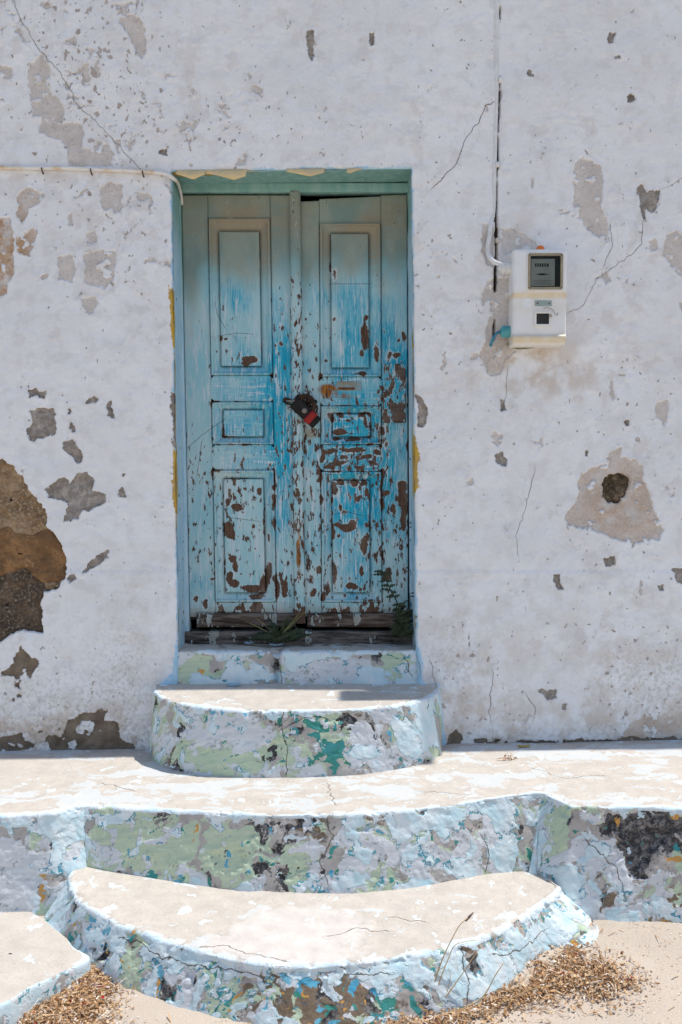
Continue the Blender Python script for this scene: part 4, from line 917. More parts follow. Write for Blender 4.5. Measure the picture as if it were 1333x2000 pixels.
sweep("landing", LC, B, z_land, lambda X: -0.15 + 0 * X, 0.012, lambda X: 0.09 + 0.10 * np.exp(-((X + 0.92) / 0.05) ** 2) + 0.16 * np.exp(-((X - 0.70) / 0.06) ** 2),
      dict(green=0.0, teal=-0.42, ochre=-0.62, grey=0.04, pale=-0.20, blue=-0.52, dark=-0.40, brown=-0.2, scrap=-0.13, plaster=0.0, dirt_shade=-0.4),
      [("green",300,1640,130,60,.55),("grey",300,1650,130,50,-.35),("pale",330,1660,150,40,-.25),("green",450,1660,90,40,.3),("dark",470,1680,60,35,.75),("dark",590,1690,50,40,.75),("dark",430,1660,30,25,.4),("grey",500,1680,110,45,-.55),("pale",500,1680,120,45,-.45),
       ("brown",580,1610,40,20,.6),("dark",575,1610,40,14,.5),("pale",210,1600,70,20,.2),("pale",420,1610,60,18,.3),("teal",250,1690,60,20,.3),("teal",380,1720,90,16,.35),("blue",380,1725,120,10,.35),("blue",645,1700,12,30,.5),("teal",645,1690,20,50,.35),
       ("pale",700,1600,120,18,.3),("pale",860,1610,70,30,.55),("pale",960,1580,50,24,.6),("grey",850,1660,150,50,.35),("green",740,1700,40,60,.35),("green",940,1680,60,50,.3),("green",1010,1580,30,20,.4),("blue",1038,1560,10,8,.7),("dark",718,1618,22,9,.8),("teal",730,1612,30,10,.5),("pale",800,1725,40,10,.5),("pale",1000,1640,40,60,.45),
       ("green",1088,1620,16,50,.8),("grey",1088,1620,18,55,-.6),("pale",1088,1625,18,55,-.5),("teal",1080,1690,30,20,.6),("pale",1100,1700,40,18,.5),("blue",1100,1570,20,10,.6),
       ("dark",1108,1590,12,14,1.3),("pale",1108,1590,13,15,-1.2),("grey",1108,1590,13,15,-1.2),("dark",1270,1620,70,46,1.3),("pale",1270,1620,80,50,-1.2),("grey",1270,1620,78,50,-1.2),("green",1270,1620,78,50,-.8),("dark",1240,1670,22,26,1.1),("grey",1240,1670,24,28,-1.1),("pale",1240,1670,24,28,-1),("ochre",1205,1605,10,12,.9),("ochre",1310,1675,24,8,.9),("ochre",1320,1595,12,8,.7),("ochre",1300,1790,14,8,.9),
       ("grey",1180,1680,60,80,.5),("pale",1170,1690,60,50,.15),("brown",1270,1770,90,30,.5),("grey",1290,1740,70,30,.1),("dirt_shade",1280,1800,120,14,.6),
       ("pale",60,1610,90,22,.6),("grey",40,1690,80,70,.7),("pale",40,1700,70,60,-.25),("pale",135,1640,28,60,1.1),("green",140,1665,16,18,.9),("pale",140,1665,16,16,-1.1),("ochre",85,1730,12,28,1.0),("brown",70,1755,24,24,.5)],
      [("scrap",330,1520,260,25,.22),("scrap",150,1560,140,20,.2),("scrap",800,1530,90,25,.18),("scrap",1100,1465,300,14,.4),("scrap",620,1545,200,20,.15),("dirt_shade",100,1476,220,9,.35),("scrap",60,1500,130,20,-.3)],
      cracks=[[(940,1630),(958,1660),(948,1700)],[(640,1600),(650,1640),(625,1680),(640,1720)],[(1145,1640),(1200,1690),(1215,1740)]], tcracks=[[(640,1530),(655,1570)],[(1040,1500),(1100,1520),(1180,1515)],[(820,1545),(900,1550)],[(200,1530),(260,1545)]], label="long pale landing with green flaking riser", seed=100)

# --- rounded top step
def z_top(X, Y): return 0.632 + 0.055 * np.clip(Y, -1, 0) + 0.0 * X
def top_curve():
    xa, xb = float(on_y(303, 1345, 0)[0]), float(on_y(858, 1345, 0)[0]); c, a = (xa + xb) / 2, (xb - xa) / 2; p = 0.385
    th = np.linspace(math.pi, 0, 400); e = 2 / 2.35
    X = c + a * np.sign(np.cos(th)) * abs(np.cos(th)) ** e; Y = -p * abs(np.sin(th)) ** e
    C = np.stack([X, Y], -1); C = np.vstack([[[X[0], 0.04]], C, [[X[-1], 0.04]]])
    return smooth1(resample(C, 0.0042), 5)
TC = top_curve(); B = TC.copy(); B[:, 0] = np.clip(B[:, 0], TC[:, 0].min() + 0.012, TC[:, 0].max() - 0.012); B[:, 1] = np.maximum(0.04, 0.04)
sweep("top_step", TC, B, z_top, lambda X: 0.30 + 0 * X, 0.012, 0.03,
      dict(green=0.05, teal=-0.38, ochre=-0.9, grey=-0.04, pale=-0.30, blue=-0.5, dark=-0.36, brown=-0.4, scrap=-0.5, plaster=0.0, dirt_shade=-0.5),
      [("grey",385,1440,22,55,.6),("grey",480,1425,50,40,.65),("grey",340,1420,20,30,.2),("green",420,1470,60,55,.6),("grey",410,1490,30,30,-.5),("pale",410,1470,70,50,-.3),("dark",355,1440,12,60,.5),("brown",350,1460,24,50,.5),("green",315,1430,10,70,.4),("pale",358,1480,12,20,.9),
       ("dark",545,1440,30,35,.55),("teal",600,1410,45,30,.65),("grey",590,1420,40,40,-.5),("pale",590,1430,50,40,-.4),("green",540,1480,20,40,.4),("teal",650,1465,34,22,.95),("grey",650,1465,40,26,-.8),("pale",650,1465,40,26,-.8),("dark",650,1440,26,12,.5),("dark",665,1402,36,14,.7),("grey",665,1402,36,14,-.5),
       ("grey",720,1430,50,40,.6),("pale",720,1430,50,30,-.4),("pale",800,1420,40,60,.75),("pale",690,1460,26,26,.6),("grey",780,1470,50,30,.4),("pale",600,1490,20,12,.4),("grey",560,1500,160,16,.1),("brown",430,1508,110,12,.5),("pale",840,1420,20,60,.5),
       ("teal",520,1385,30,8,.35),("blue",430,1388,14,8,.8),("blue",480,1390,10,7,.7),("pale",530,1400,20,14,.7),("ochre",700,1395,10,5,.6),("brown",702,1397,10,5,.8),("dark",450,1515,120,10,.3)],
      [("scrap",820,1370,30,12,.6),("dirt_shade",560,1338,260,4,.5)],
      cracks=[[(555,1380),(548,1420),(560,1460),(560,1515)],[(640,1405),(600,1400),(560,1420)]], label="half-round top step with green flaking riser", seed=130)

# --- bottom step, a wide half round
def z_low(X, Y): return 0.158 - 0.060 * np.clip(1 - ((X + 0.10) / 0.98) ** 2, 0, 1) - 0.02 * np.clip(-Y - 0.7, 0, 1) - 0.03 * sstep(0.35, 0.72, X)
WP = [(150,1692),(136,1700),(132,1713),(137,1732),(150,1755),(180,1778),(226,1802),(294,1826),(368,1850),(446,1872),(525,1886),(600,1888),(656,1884),(738,1875),(843,1857),(920,1838),(975,1816),(1032,1785),(1070,1761),(1092,1746),(1099,1737),(1094,1727),(1078,1718)]
X, Y = on_z([p[0] for p in WP], [p[1] for p in WP], z_low); C = np.stack([X, Y], -1)
WC = smooth1(resample(np.vstack([[[C[0, 0] + 0.03, -0.56]], C, [[C[-1, 0] - 0.03, -0.56]]]), 0.0042), 9)
B = WC.copy(); B[:, 0] = np.clip(B[:, 0], WC[:, 0].min() + 0.02, WC[:, 0].max() - 0.02); B[:, 1] = -0.56
sweep("bottom_step", WC, B, z_low, lambda X: -0.16 + 0 * X, 0.018, lambda X: 0.27 + 0.55 * sstep(-0.82, -0.98, X) + 0.85 * sstep(0.62, 0.74, X),
      dict(green=0.02, teal=-0.33, ochre=-0.38, grey=0.0, pale=-0.05, blue=-0.36, dark=-0.34, brown=-0.15, scrap=-0.42, plaster=0.0, dirt_shade=-0.45),
      [("pale",110,1740,40,50,.5),("blue",190,1815,26,14,.55),("blue",100,1790,30,20,.3),("grey",190,1830,40,30,.4),("green",160,1830,20,20,.3),("dark",205,1870,22,34,.6),("pale",250,1840,70,20,.4),("pale",360,1870,60,22,.45),("green",250,1900,40,45,.6),("grey",250,1900,40,40,-.3),("ochre",230,1890,14,30,.45),("blue",222,1900,12,26,.4),
       ("ochre",310,1950,70,26,.45),("grey",330,1910,70,40,.4),("blue",330,1890,24,12,.6),("dark",370,1895,18,14,.6),("green",440,1930,34,50,.6),("teal",430,1930,30,50,.4),("grey",440,1930,40,40,-.2),("brown",400,1880,110,14,.45),
       ("brown",600,1960,110,60,.9),("grey",620,1960,100,50,-.4),("pale",620,1960,100,50,-.6),("green",640,1960,90,50,-.4),("blue",590,1905,36,16,.7),("blue",615,1920,20,8,.5),("grey",560,1900,40,20,.3),("pale",590,1895,50,16,.2),("brown",690,1960,50,50,.7),
       ("blue",770,1910,60,22,.45),("teal",770,1950,60,30,.4),("pale",780,1890,50,20,.4),("grey",720,1910,40,24,.3),("green",760,1940,30,20,.3),("pale",880,1900,60,40,.45),("pale",1000,1870,80,50,.6),("grey",960,1900,60,40,.5),("blue",1010,1890,20,30,.3),("pale",1100,1800,80,50,.3),("grey",1130,1790,50,40,.2),("blue",980,1940,30,16,.4),("dark",912,1880,16,12,.6),("brown",905,1850,24,10,.5),("ochre",1140,1735,16,8,.7),("ochre",1165,1760,8,10,.6),
       ("dirt_shade",600,2000,260,14,.4)],
      [("plaster",560,1820,110,55,1.15),("plaster",500,1865,90,30,.9),("plaster",640,1870,60,20,.6),("plaster",690,1820,40,24,.35),("scrap",880,1800,90,30,.12),("scrap",960,1770,50,20,.22),("scrap",440,1800,80,20,.2),("scrap",210,1730,40,20,.15),("scrap",390,1840,40,14,.3)],
      cracks=[[(235,1830),(270,1835),(310,1862),(360,1880),(420,1890),(470,1900),(540,1905)],[(660,1885),(700,1900),(760,1900)],[(900,1850),(915,1900),(905,1950)],[(960,1860),(1010,1850),(1060,1810)]],
      tcracks=[[(390,1852),(440,1850),(480,1866),(560,1882)],[(760,1790),(830,1800)],[(640,1830),(700,1815),(760,1818)]], lump=0.95, label="wide half-round bottom step with chipped many-coloured edge", seed=160, fs=1.4, edge_amt=0.75)

# --- threshold under the door
def build_threshold():
    x0, x1 = float(on_y(341, 1300, 0)[0]), float(on_y(820, 1300, 0)[0]); zt = float(on_y(580, 1268, 0)[1])
    C = resample(np.array([[x0, -0.010], [x1, -0.010]]), 0.005); C[:, 1] += 0.004 * fbm(C[:, 0], 0 * C[:, 0], 5, 3, 190)
    cx = float(on_y(541, 1270, 0)[0]); notch = np.clip(1 - abs(C[:, 0] - cx) / 0.022, 0, 1); C[:, 1] += 0.035 * notch
    B = C.copy(); B[:, 1] = 0.30
    zf = lambda X, Y: zt - 0.004 + 0.003 * fbm(X, Y, 5, 3, 191) - 0.03 * np.clip(1 - abs(X - cx) / 0.02, 0, 1) * sstep(0.06, 0.0, Y)
    sweep("threshold_step", C, B, zf, lambda X: 0.56 + 0 * X, 0.016, 0.03,
      dict(green=0.0, teal=-0.42, ochre=-0.8, grey=0.04, pale=-0.16, blue=-0.6, dark=-0.5, brown=-0.5, scrap=-0.7, plaster=0.0, dirt_shade=-0.1),
      [("green",375,1305,40,30,.5),("grey",375,1300,34,24,-.2),("ochre",393,1312,10,10,1.3),("dark",424,1316,9,9,1.2),("grey",424,1316,10,10,-1.2),("pale",424,1316,10,10,-1.2),("pale",450,1320,70,18,.6),("pale",520,1322,26,12,.5),("teal",460,1292,14,8,.7),("green",470,1300,30,14,.4),("brown",460,1285,30,8,.6),("dark",545,1302,11,9,1.0),("grey",545,1302,11,9,-1),("pale",545,1302,11,9,-1),
       ("pale",640,1276,110,10,.7),("grey",650,1310,90,24,.5),("pale",650,1312,90,20,-.35),("pale",745,1310,32,18,.9),("green",790,1300,40,34,.6),("grey",790,1295,30,20,.0),("teal",745,1328,46,6,.9),("dark",735,1282,14,12,.9),("pale",735,1284,14,12,-.9),("grey",735,1284,14,12,-.8),("dark",703,1295,5,14,.7),("green",700,1285,30,10,.3),("teal",800,1320,14,10,.5),("brown",600,1336,240,4,.5)],
      [("dirt_shade",580,1252,300,16,.75)], cracks=[[(538,1285),(545,1305),(552,1335)],[(790,1285),(805,1320)]], lump=0.7, label="flaking threshold riser under the door", seed=200, edge_amt=0.75)  # dirt on this tread also paints in the shade of the door recess
build_threshold()

# ------------------------------------------------------------------ concrete slab on the ground at the side of the bottom step
def build_slab():
    P = [(-60,1775),(0,1775),(62,1776),(96,1800),(128,1826),(160,1856),(176,1866),(168,1876),(120,1900),(62,1926),(20,1950),(-30,1975),(-60,1985)]
    zs = 0.014
    X, Y = on_z([p[0] for p in P], [p[1] for p in P], zs); Q = np.stack([X, Y], -1)
    Q = np.vstack([[[-1.9, Q[0, 1] + 0.12]], Q[1:-1], [[-1.9, Q[-1, 1] - 0.1]]]); c = Q.mean(0) + np.array([0.05, 0.0])
    Q = smooth1(resample(np.vstack([Q, Q[:1]]), 0.012), 1); n = len(Q)
    rows, sc, rv, ed = [], [], [], []
    for k, (r, dz) in enumerate([(f, 0) for f in np.linspace(0.01, 0.94, 40)] + [(0.965, -0.001), (0.985, -0.004), (0.997, -0.009), (1.0, -0.018), (1.005, -0.04), (1.01, -0.075), (1.015, -0.13)]):
        q = c + (Q - c) * r + 0.006 * (k > 39) * np.stack([fbm(Q[:, 0], Q[:, 1], 9, 3, 211), fbm(Q[:, 0], Q[:, 1], 9, 3, 212)], -1)
        rows.append(np.c_[q, zs + dz + 0.003 * fbm(q[:, 0], q[:, 1], 6, 3, 213)]); rv.append(np.full(n, float(dz < -0.003))); ed.append(np.full(n, 0.5 * (r > 0.93)))
    P3 = np.array(rows); A = {k: np.full(P3.shape[:2], -0.6) for k in FIELDS}
    A["riser"] = np.array(rv); A["edge"] = np.array(ed) * (P3[..., 1] < -0.9); A["pale"] = np.full(P3.shape[:2], 0.15); A["grey"] = np.full(P3.shape[:2], 0.2); A["plaster"] = np.zeros(P3.shape[:2]); A["scrap"] += 0.1
    s_, v_ = P3[..., 0] + P3[..., 2], P3[..., 1]
    for k_, fr, am in (("pale", 10, 2.6), ("grey", 11, 2.6), ("scrap", 8, 2.4)): A[k_] = A[k_] + am * pfbm(s_, v_, fr, 6, 230 + int(fr), 0.6)
    A["edge"] = A["edge"] * 0.55 - 0.36 + 1.9 * pfbm(s_, v_, 10, 6, 240, 0.6); A["tone"] = np.clip(0.5 + 2.2 * pfbm(s_, v_, 12, 5, 241), 0, 1); A["hatch"] = A["tone"]
    A["crack"] = np.full(P3.shape[:2], 0.03); A["crackw"] = np.zeros(P3.shape[:2])
    tag(link("concrete_slab", grid_mesh("concrete_slab", P3, A, flip=False), M['step']), "broken sandy concrete slab with a pale painted edge beside the bottom step", "slab")
build_slab()

# ------------------------------------------------------------------ electricity meter and its cables
def build_meter():
    yf = -0.112                                             # front face
    q = lambda px, py, y=yf: tuple(float(v) for v in on_y(px, py, y))
    x0, zt = q(1003.5, 486); x1, zb = q(1107.5, 673)
    root = thing("electricity_meter", "white plastic electricity meter box with a square window on the wall", "meter box", ((x0 + x1) / 2, 0, zb))
    # housing: a profile in Y, Z drawn out along X with rounded verticals
    zz = lambda py: q(1050, py)[1]
    prof = [(0.0, zt - 0.006), (-0.01, zt), (yf + 0.010, zt), (yf + 0.003, zt - 0.003), (yf, zt - 0.010), (yf, zz(571)), (yf + 0.002, zz(574)), (yf + 0.012, zz(580)), (yf + 0.012, zz(652)), (yf + 0.004, zz(656)), (yf + 0.003, zz(660)), (yf + 0.020, zb + 0.004), (yf + 0.028, zb), (0.0, zb)]
    prof = np.array(prof); pr = []
    for i in range(len(prof) - 1):
        k = max(2, int(np.linalg.norm(prof[i + 1] - prof[i]) / 0.006)); pr += [prof[i] + (prof[i + 1] - prof[i]) * t for t in np.linspace(0, 1, k, endpoint=False)]
    pr = np.array(pr + [prof[-1]])
    xs = np.r_[x0, x0, x0 + 0.0015, x0 + 0.005, x0 + 0.011, np.linspace(x0 + 0.016, x1 - 0.010, 24), x1 - 0.006, x1 - 0.003, x1 - 0.0008, x1, x1]
    edge = np.minimum(xs - x0, x1 - xs); rr = np.where(xs < (x0 + x1) / 2, 0.012, 0.007); back = rr * (1 - np.sqrt(np.clip(1 - (1 - np.clip(edge / rr, 0, 1)) ** 2, 0, 1)))
    zc = (zt + zb) / 2
    V = np.zeros((len(pr), len(xs), 3))
    for j, x in enumerate(xs):
        V[:, j, 0] = x; V[:, j, 1] = np.minimum(pr[:, 0] + back[j], 0.0); V[:, j, 2] = zc + (pr[:, 1] - zc) * (1 - back[j] * 0.25 / (zt - zc))
    V[:, 0, 1] = 0.0; V[:, -1, 1] = 0.0
    py = np.interp(V[..., 2], [zb, zt], [676, 486]); yel_bounce = np.clip(np.exp(-((py - 577) / 5) ** 2) + np.exp(-((py - 664) / 9) ** 2) * 1.1 + 0.25 * np.exp(-((py - 600) / 20) ** 2) + 0.10, 0, 1)  # ledge bands paint the warm ground bounce; the rest is yellowed plastic
    link("housing", grid_mesh("housing", V, dict(yellowed_bounce=yel_bounce), flip=True), M['meter'], root)
    frame = mat_simple('window_frame_tan', (0.36, 0.30, 0.20), (0.27, 0.23, 0.16), 30, 0.6, 0.3)
    dial = mat_simple('dial_plate', (0.34, 0.345, 0.335), (0.26, 0.265, 0.26), 12, 0.6, 0.3); black = mat_simple('meter_black', (0.02, 0.02, 0.02), (0.03, 0.028, 0.025), 20, 0.5, 0.3)
    def rrect(a, b, r, n=5):
        (xa, za), (xb, zb_) = a, b; o = []
        for cx, cz, s in ((xb - r, zb_ - r, 0), (xa + r, zb_ - r, 1), (xa + r, za + r, 2), (xb - r, za + r, 3)):
            for k in range(n + 1): t = (s + k / n) * math.pi / 2; o.append((cx + r * math.cos(t), cz + r * math.sin(t)))
        return o
    def rim(name, a, b, w, y0, y1, r, mat):
        xa, za = a; xb, zb_ = b; R = [(rrect((xa, za), (xb, zb_), r), y0), (rrect((xa, za), (xb, zb_), r), y1), (rrect((xa + w * .15, za + w * .15), (xb - w * .15, zb_ - w * .15), r), y1 - 0.001), (rrect((xa + w, za + w), (xb - w, zb_ - w), r * 0.5), y1 - 0.0002), (rrect((xa + w, za + w), (xb - w, zb_ - w), r * 0.5), y0)]
        P = np.array([[(x, y, z) for x, z in o + o[:1]] for o, y in R]); return link(name, grid_mesh(name, P, dict(yellowed_bounce=0.35), smooth=False), mat, root)
    a, b = q(1031, 566), q(1100, 495)
    rim("window_surround", (a[0] - 0.004, a[1] - 0.006), (b[0] + 0.003, b[1] + 0.004), 0.008, yf + 0.001, yf - 0.004, 0.014, M['meter'])
    rim("window_frame", a, b, 0.010, yf + 0.001, yf - 0.0055, 0.009, frame)
    for px, py in ((1034.5, 498.5), (1096.5, 498.5), (1034.5, 562.5), (1096.5, 562.5)):
        c = q(px, py); m = MB(); m.lathe((c[0], yf - 0.006, c[1]), (0, -1, 0), [(0, 0.0026), (0.0008, 0.0024), (0.0011, 0.0008)], 8); m.build("screw", black, root)
    ga, gb = q(1036, 561), q(1095, 500)
    m = MB(); m.box((ga[0], yf - 0.0012, ga[1]), (gb[0], yf - 0.0006, gb[1])); m.build("dark_well", black, root)
    da, db = q(1037.5, 559), q(1084, 506)
    m = MB(); m.box((da[0], yf - 0.0026, da[1]), (db[0], yf - 0.0014, db[1])); pl = m.build("dial", dial, root)
    m = MB(); a2, b2 = q(1045, 521), q(1072, 515); m.box((a2[0], yf - 0.0032, a2[1]), (b2[0], yf - 0.0027, b2[1])); m.build("counter", black, pl)
    m = MB(); dg = mat_simple('digit_grey', (0.30, 0.30, 0.28), (0.34, 0.33, 0.31), 20)
    for k in range(5):
        cx = a2[0] + (b2[0] - a2[0]) * (0.10 + 0.17 * k); m.box((cx, yf - 0.0036, a2[1] + 0.003), (cx + 0.004, yf - 0.0033, b2[1] - 0.003))
    m.build("counter_digits", dg, pl)
    m = MB(); cx, cz = q(1059, 536); m.add([(cx - 0.030, yf - 0.0030, cz), (cx, yf - 0.0030, cz - 0.0045), (cx + 0.030, yf - 0.0030, cz), (cx, yf - 0.0030, cz + 0.0045)], [(0, 1, 2, 3)]); m.build("rotor_disc", black, pl)
    m = MB()
    for k, w in ((548, 36), (551.5, 30), (555, 34)):
        u, v = q(1042, k); m.box((u, yf - 0.0029, v - 0.0008), (u + w / 480, yf - 0.0027, v + 0.0008))
    m.build("fine_print", mat_simple('print_grey', (0.10, 0.10, 0.10), (0.14, 0.14, 0.13), 90), pl)
    m = MB(); m.box((ga[0] - 0.001, yf - 0.0050, ga[1] - 0.001), (gb[0] + 0.001, yf - 0.0044, gb[1] + 0.001)); m.build("window_pane", M['glass'], root)
    yl = yf + 0.012
    Q = lambda px, py: q(px, py, yl)
    teal = mat_simple('faded_plate', (0.34, 0.42, 0.39), (0.26, 0.33, 0.30), 40, 0.6, 0.3); rust = mat_simple('rust_screw', (0.10, 0.05, 0.03), (0.18, 0.09, 0.04), 60, 0.8, 0.2)
    a3, b3 = Q(1045, 598), Q(1078, 587); m = MB(); m.box((a3[0], yl - 0.003, a3[1]), (b3[0], yl + 0.001, b3[1]), 0.0008); lp = m.build("name_plate", teal, root)
    for px in (1050, 1073):
        c = Q(px, 592.5); m = MB(); m.lathe((c[0], yl - 0.0031, c[1]), (0, -1, 0), [(0, 0.0035), (0.0015, 0.003), (0.002, 0.001)], 10); m.build("screw", rust, lp)
    c = Q(1031, 592); m = MB(); m.lathe((c[0], yl, c[1]), (0, -1, 0), [(0, 0.0205), (0.0015, 0.020), (0.0015, 0.0175), (0.0006, 0.017), (0.0006, 0.001)], 28); o = m.build("round_emboss", M['meter'], root)
    h0, h1 = Q(1043, 638), Q(1077, 608); rim("hatch_frame", h0, h1, 0.009, yl + 0.001, yl - 0.007, 0.003, M['meter'])
    h2, h3 = Q(1048, 633.5), Q(1073, 612); m = MB(); m.box((h2[0], yl - 0.002, h2[1]), (h3[0], yl - 0.0006, h3[1])); m.build("hatch_opening", black, root)
    wire = mat_simple('seal_wire', (0.12, 0.12, 0.13), (0.2, 0.19, 0.18), 40, 0.4, 0.5, 0, 0.8)
    P = [(*Q(a, b), d) for a, b, d in ((1061, 603, .010), (1070, 602, .014), (1078, 607, .018), (1083, 614, .016), (1087, 617, .014), (1089, 611, .012))]
    m = MB(); m.tube(spline([(x, yl - d, z) for x, z, d in P], 26), 0.0011, 6); m.build("seal_wire", wire, root, True)
    c = Q(1075, 617); m = MB(); m.box((c[0] - 0.005, yl - 0.012, c[1] - 0.007), (c[0] + 0.004, yl - 0.006, c[1] + 0.005), 0.002); m.build("lead_seal", mat_simple('lead_seal', (0.42, 0.36, 0.27), (0.34, 0.30, 0.22), 60), root)
    c = q(1056, 487, -0.075); m = MB(); m.lathe((c[0], -0.075, zt - 0.002), (0, 0, 1), [(0, 0.0165), (0.010, 0.0165), (0.017, 0.014), (0.022, 0.009), (0.0235, 0.001)], 24); m.build("signal_cap", mat_simple('orange_cap', (0.80, 0.20, 0.03), (0.72, 0.16, 0.03), 20, 0.4, 0.4), root, True)
    # cable gland at the side, turquoise-painted gland below it
    yg = -0.05; c = on_y(1001, 525, yg); gx = x0; gz = float(c[1])
    gl = mat_simple('gland_plastic', (0.78, 0.765, 0.73), (0.68, 0.66, 0.61), 30, 0.5, 0.35)
    m = MB(); m.lathe((gx + 0.004, yg, gz), (-1, 0, 0), [(0, 0.024), (0.022, 0.024), (0.024, 0.020), (0.030, 0.020), (0.030, 0.023), (0.040, 0.023), (0.043, 0.015), (0.046, 0.009)], 12); m.build("cable_gland", gl, root)
    tq = mat_simple('turquoise_gland', (0.05, 0.28, 0.32), (0.12, 0.38, 0.40), 30, 0.7, 0.3, 0.001); g2 = float(on_y(1001, 648, -0.04)[1])
    m = MB(); m.lathe((gx + 0.004, -0.04, g2), (-1, 0, 0), [(0, 0.024), (0.034, 0.024), (0.038, 0.020), (0.042, 0.012)], 10); m.build("cable_gland", tq, root)["label"] = "turquoise painted cable gland"
    P = [(gx - 0.036, -0.04, g2), (gx - 0.05, -0.042, g2 - 0.004), (gx - 0.062, -0.036, g2 - 0.018), (gx - 0.069, -0.022, g2 - 0.036), (gx - 0.070, 0.01, g2 - 0.052)]
    m = MB(); m.tube(spline(P, 20), 0.006, 8); m.build("cable_tail", mat_simple('blue_cable', (0.03, 0.16, 0.26), (0.08, 0.28, 0.36), 30, 0.6, 0.3), root, True)
    m = MB(); xa, za = on_y(1000, 679, 0); P = [(float(on_y(a, b, 0)[0]), -0.012 + 0.004 * math.sin(a), float(on_y(a, b, 0)[1])) for a, b in ((990, 672), (1006, 680), (1022, 681), (1040, 679), (1054, 676))]
    m.tube(spline(P, 18), 0.0035, 6); m.build("earth_wire", mat_simple('earth_wire', (0.10, 0.11, 0.05), (0.24, 0.22, 0.09), 60, 0.6, 0.3), root, True)
    # feed cable: down the joint, round and into the gland
    cab = thing("power_cable", "white cable running down the wall joint and looping into the meter box", "cable", (gx - 0.07, -0.02, gz))
    wc = mat_simple('white_cable', (0.76, 0.75, 0.74), (0.66, 0.65, 0.63), 25, 0.6, 0.3, 0.0008)
    up = [(float(on_y(a, b, 0)[0]), y, float(on_y(a, b, 0)[1])) for a, b, y in ((971, -80, .002), (971, 0, .002), (970, 100, .003), (970, 180, .002), (968, 260, .003), (966, 340, .002), (965, 400, .004), (962, 425, .003), (957, 448, -.010), (955, 465, -.014), (952, 485, -.018), (953, 500, -.026), (959, 512, -.038), (968, 519, -.046), (977, 523, -.05))]
    up += [(gx - 0.044, yg, gz), (gx - 0.02, yg, gz)]
    m = MB(); m.tube(spline(up, 150), 0.0092, 10); m.build("cable", wc, cab, True)
    for (px, py) in ((972, 470), (978, 157), (972, 322)):
        cx, cz = map(float, on_y(px, py, 0)); m = MB(); m.box((cx - 0.009, -0.015, cz - 0.010), (cx + 0.009, 0.012, cz + 0.010), 0.004); m.build("cable_clip", mat_simple('clip', (0.60, 0.55, 0.46), (0.5, 0.46, 0.40), 40) if py == 470 else wc, cab)
build_meter()

def build_wall_cable():
    root = thing("wall_cable", "painted-over white cable running level along the wall to the door corner", "cable", (*[float(on_y(200, 331, 0)[0])], 0, float(on_y(200, 331, 0)[1])))
    P = [(float(on_y(a, b, 0)[0]), y, float(on_y(a, b, 0)[1])) for a, b, y in ((-240, 330, -.006), (-40, 328, -.006), (60, 329, -.006), (130, 329, -.005), (190, 332, -.006), (250, 334, -.007), (300, 337, -.007), (325, 341, -.010), (339, 349, -.006))]
    P += [(float(on_y(347, 356, 0.05)[0]), 0.05, float(on_y(347, 356, 0.05)[1])), (float(on_y(351, 368, 0.12)[0]), 0.12, float(on_y(351, 368, 0.12)[1])), (float(on_y(354.5, 382, 0.155)[0]), 0.155, float(on_y(354.5, 382, 0.155)[1])), (float(on_y(356, 400, 0.18)[0]), 0.18, float(on_y(356, 400, 0.18)[1]))]
    n = NT("dirty_cable", 0.75, 0.25); g = n.noise(9, 5, 0.6, v=n.vmap((1, 1, 1))); n.color(n.mix(n.ramp(g, 0.5, 0.68), (0.75, 0.72, 0.68), (0.60, 0.42, 0.22))); n.bump(n.noise(60, 4), 0.002, 0.7)
    m = MB(); m.tube(spline(P, 120), np.r_[np.full(96, 0.0085), np.linspace(0.0085, 0.0055, 24)], 10); m.build("cable", n.m, root, True)
    for px, py in ((85, 334), (180, 336), (281, 340)):
        cx, cz = map(float, on_y(px, py, 0)); m = MB(); m.tube([(cx - 0.003, -0.002, cz + 0.014), (cx - 0.002, -0.018, cz + 0.006), (cx, -0.017, cz - 0.004), (cx + 0.002, -0.003, cz - 0.014)], 0.0028, 6); m.lathe((cx + 0.001, -0.006, cz - 0.010), (0, -1, 0), [(0, 0.004), (0.004, 0.004), (0.006, 0.001)], 8)
        m.build("cable_nail", mat_simple('rust_nail', (0.07, 0.045, 0.03), (0.14, 0.08, 0.05), 60, 0.8), root)
build_wall_cable()

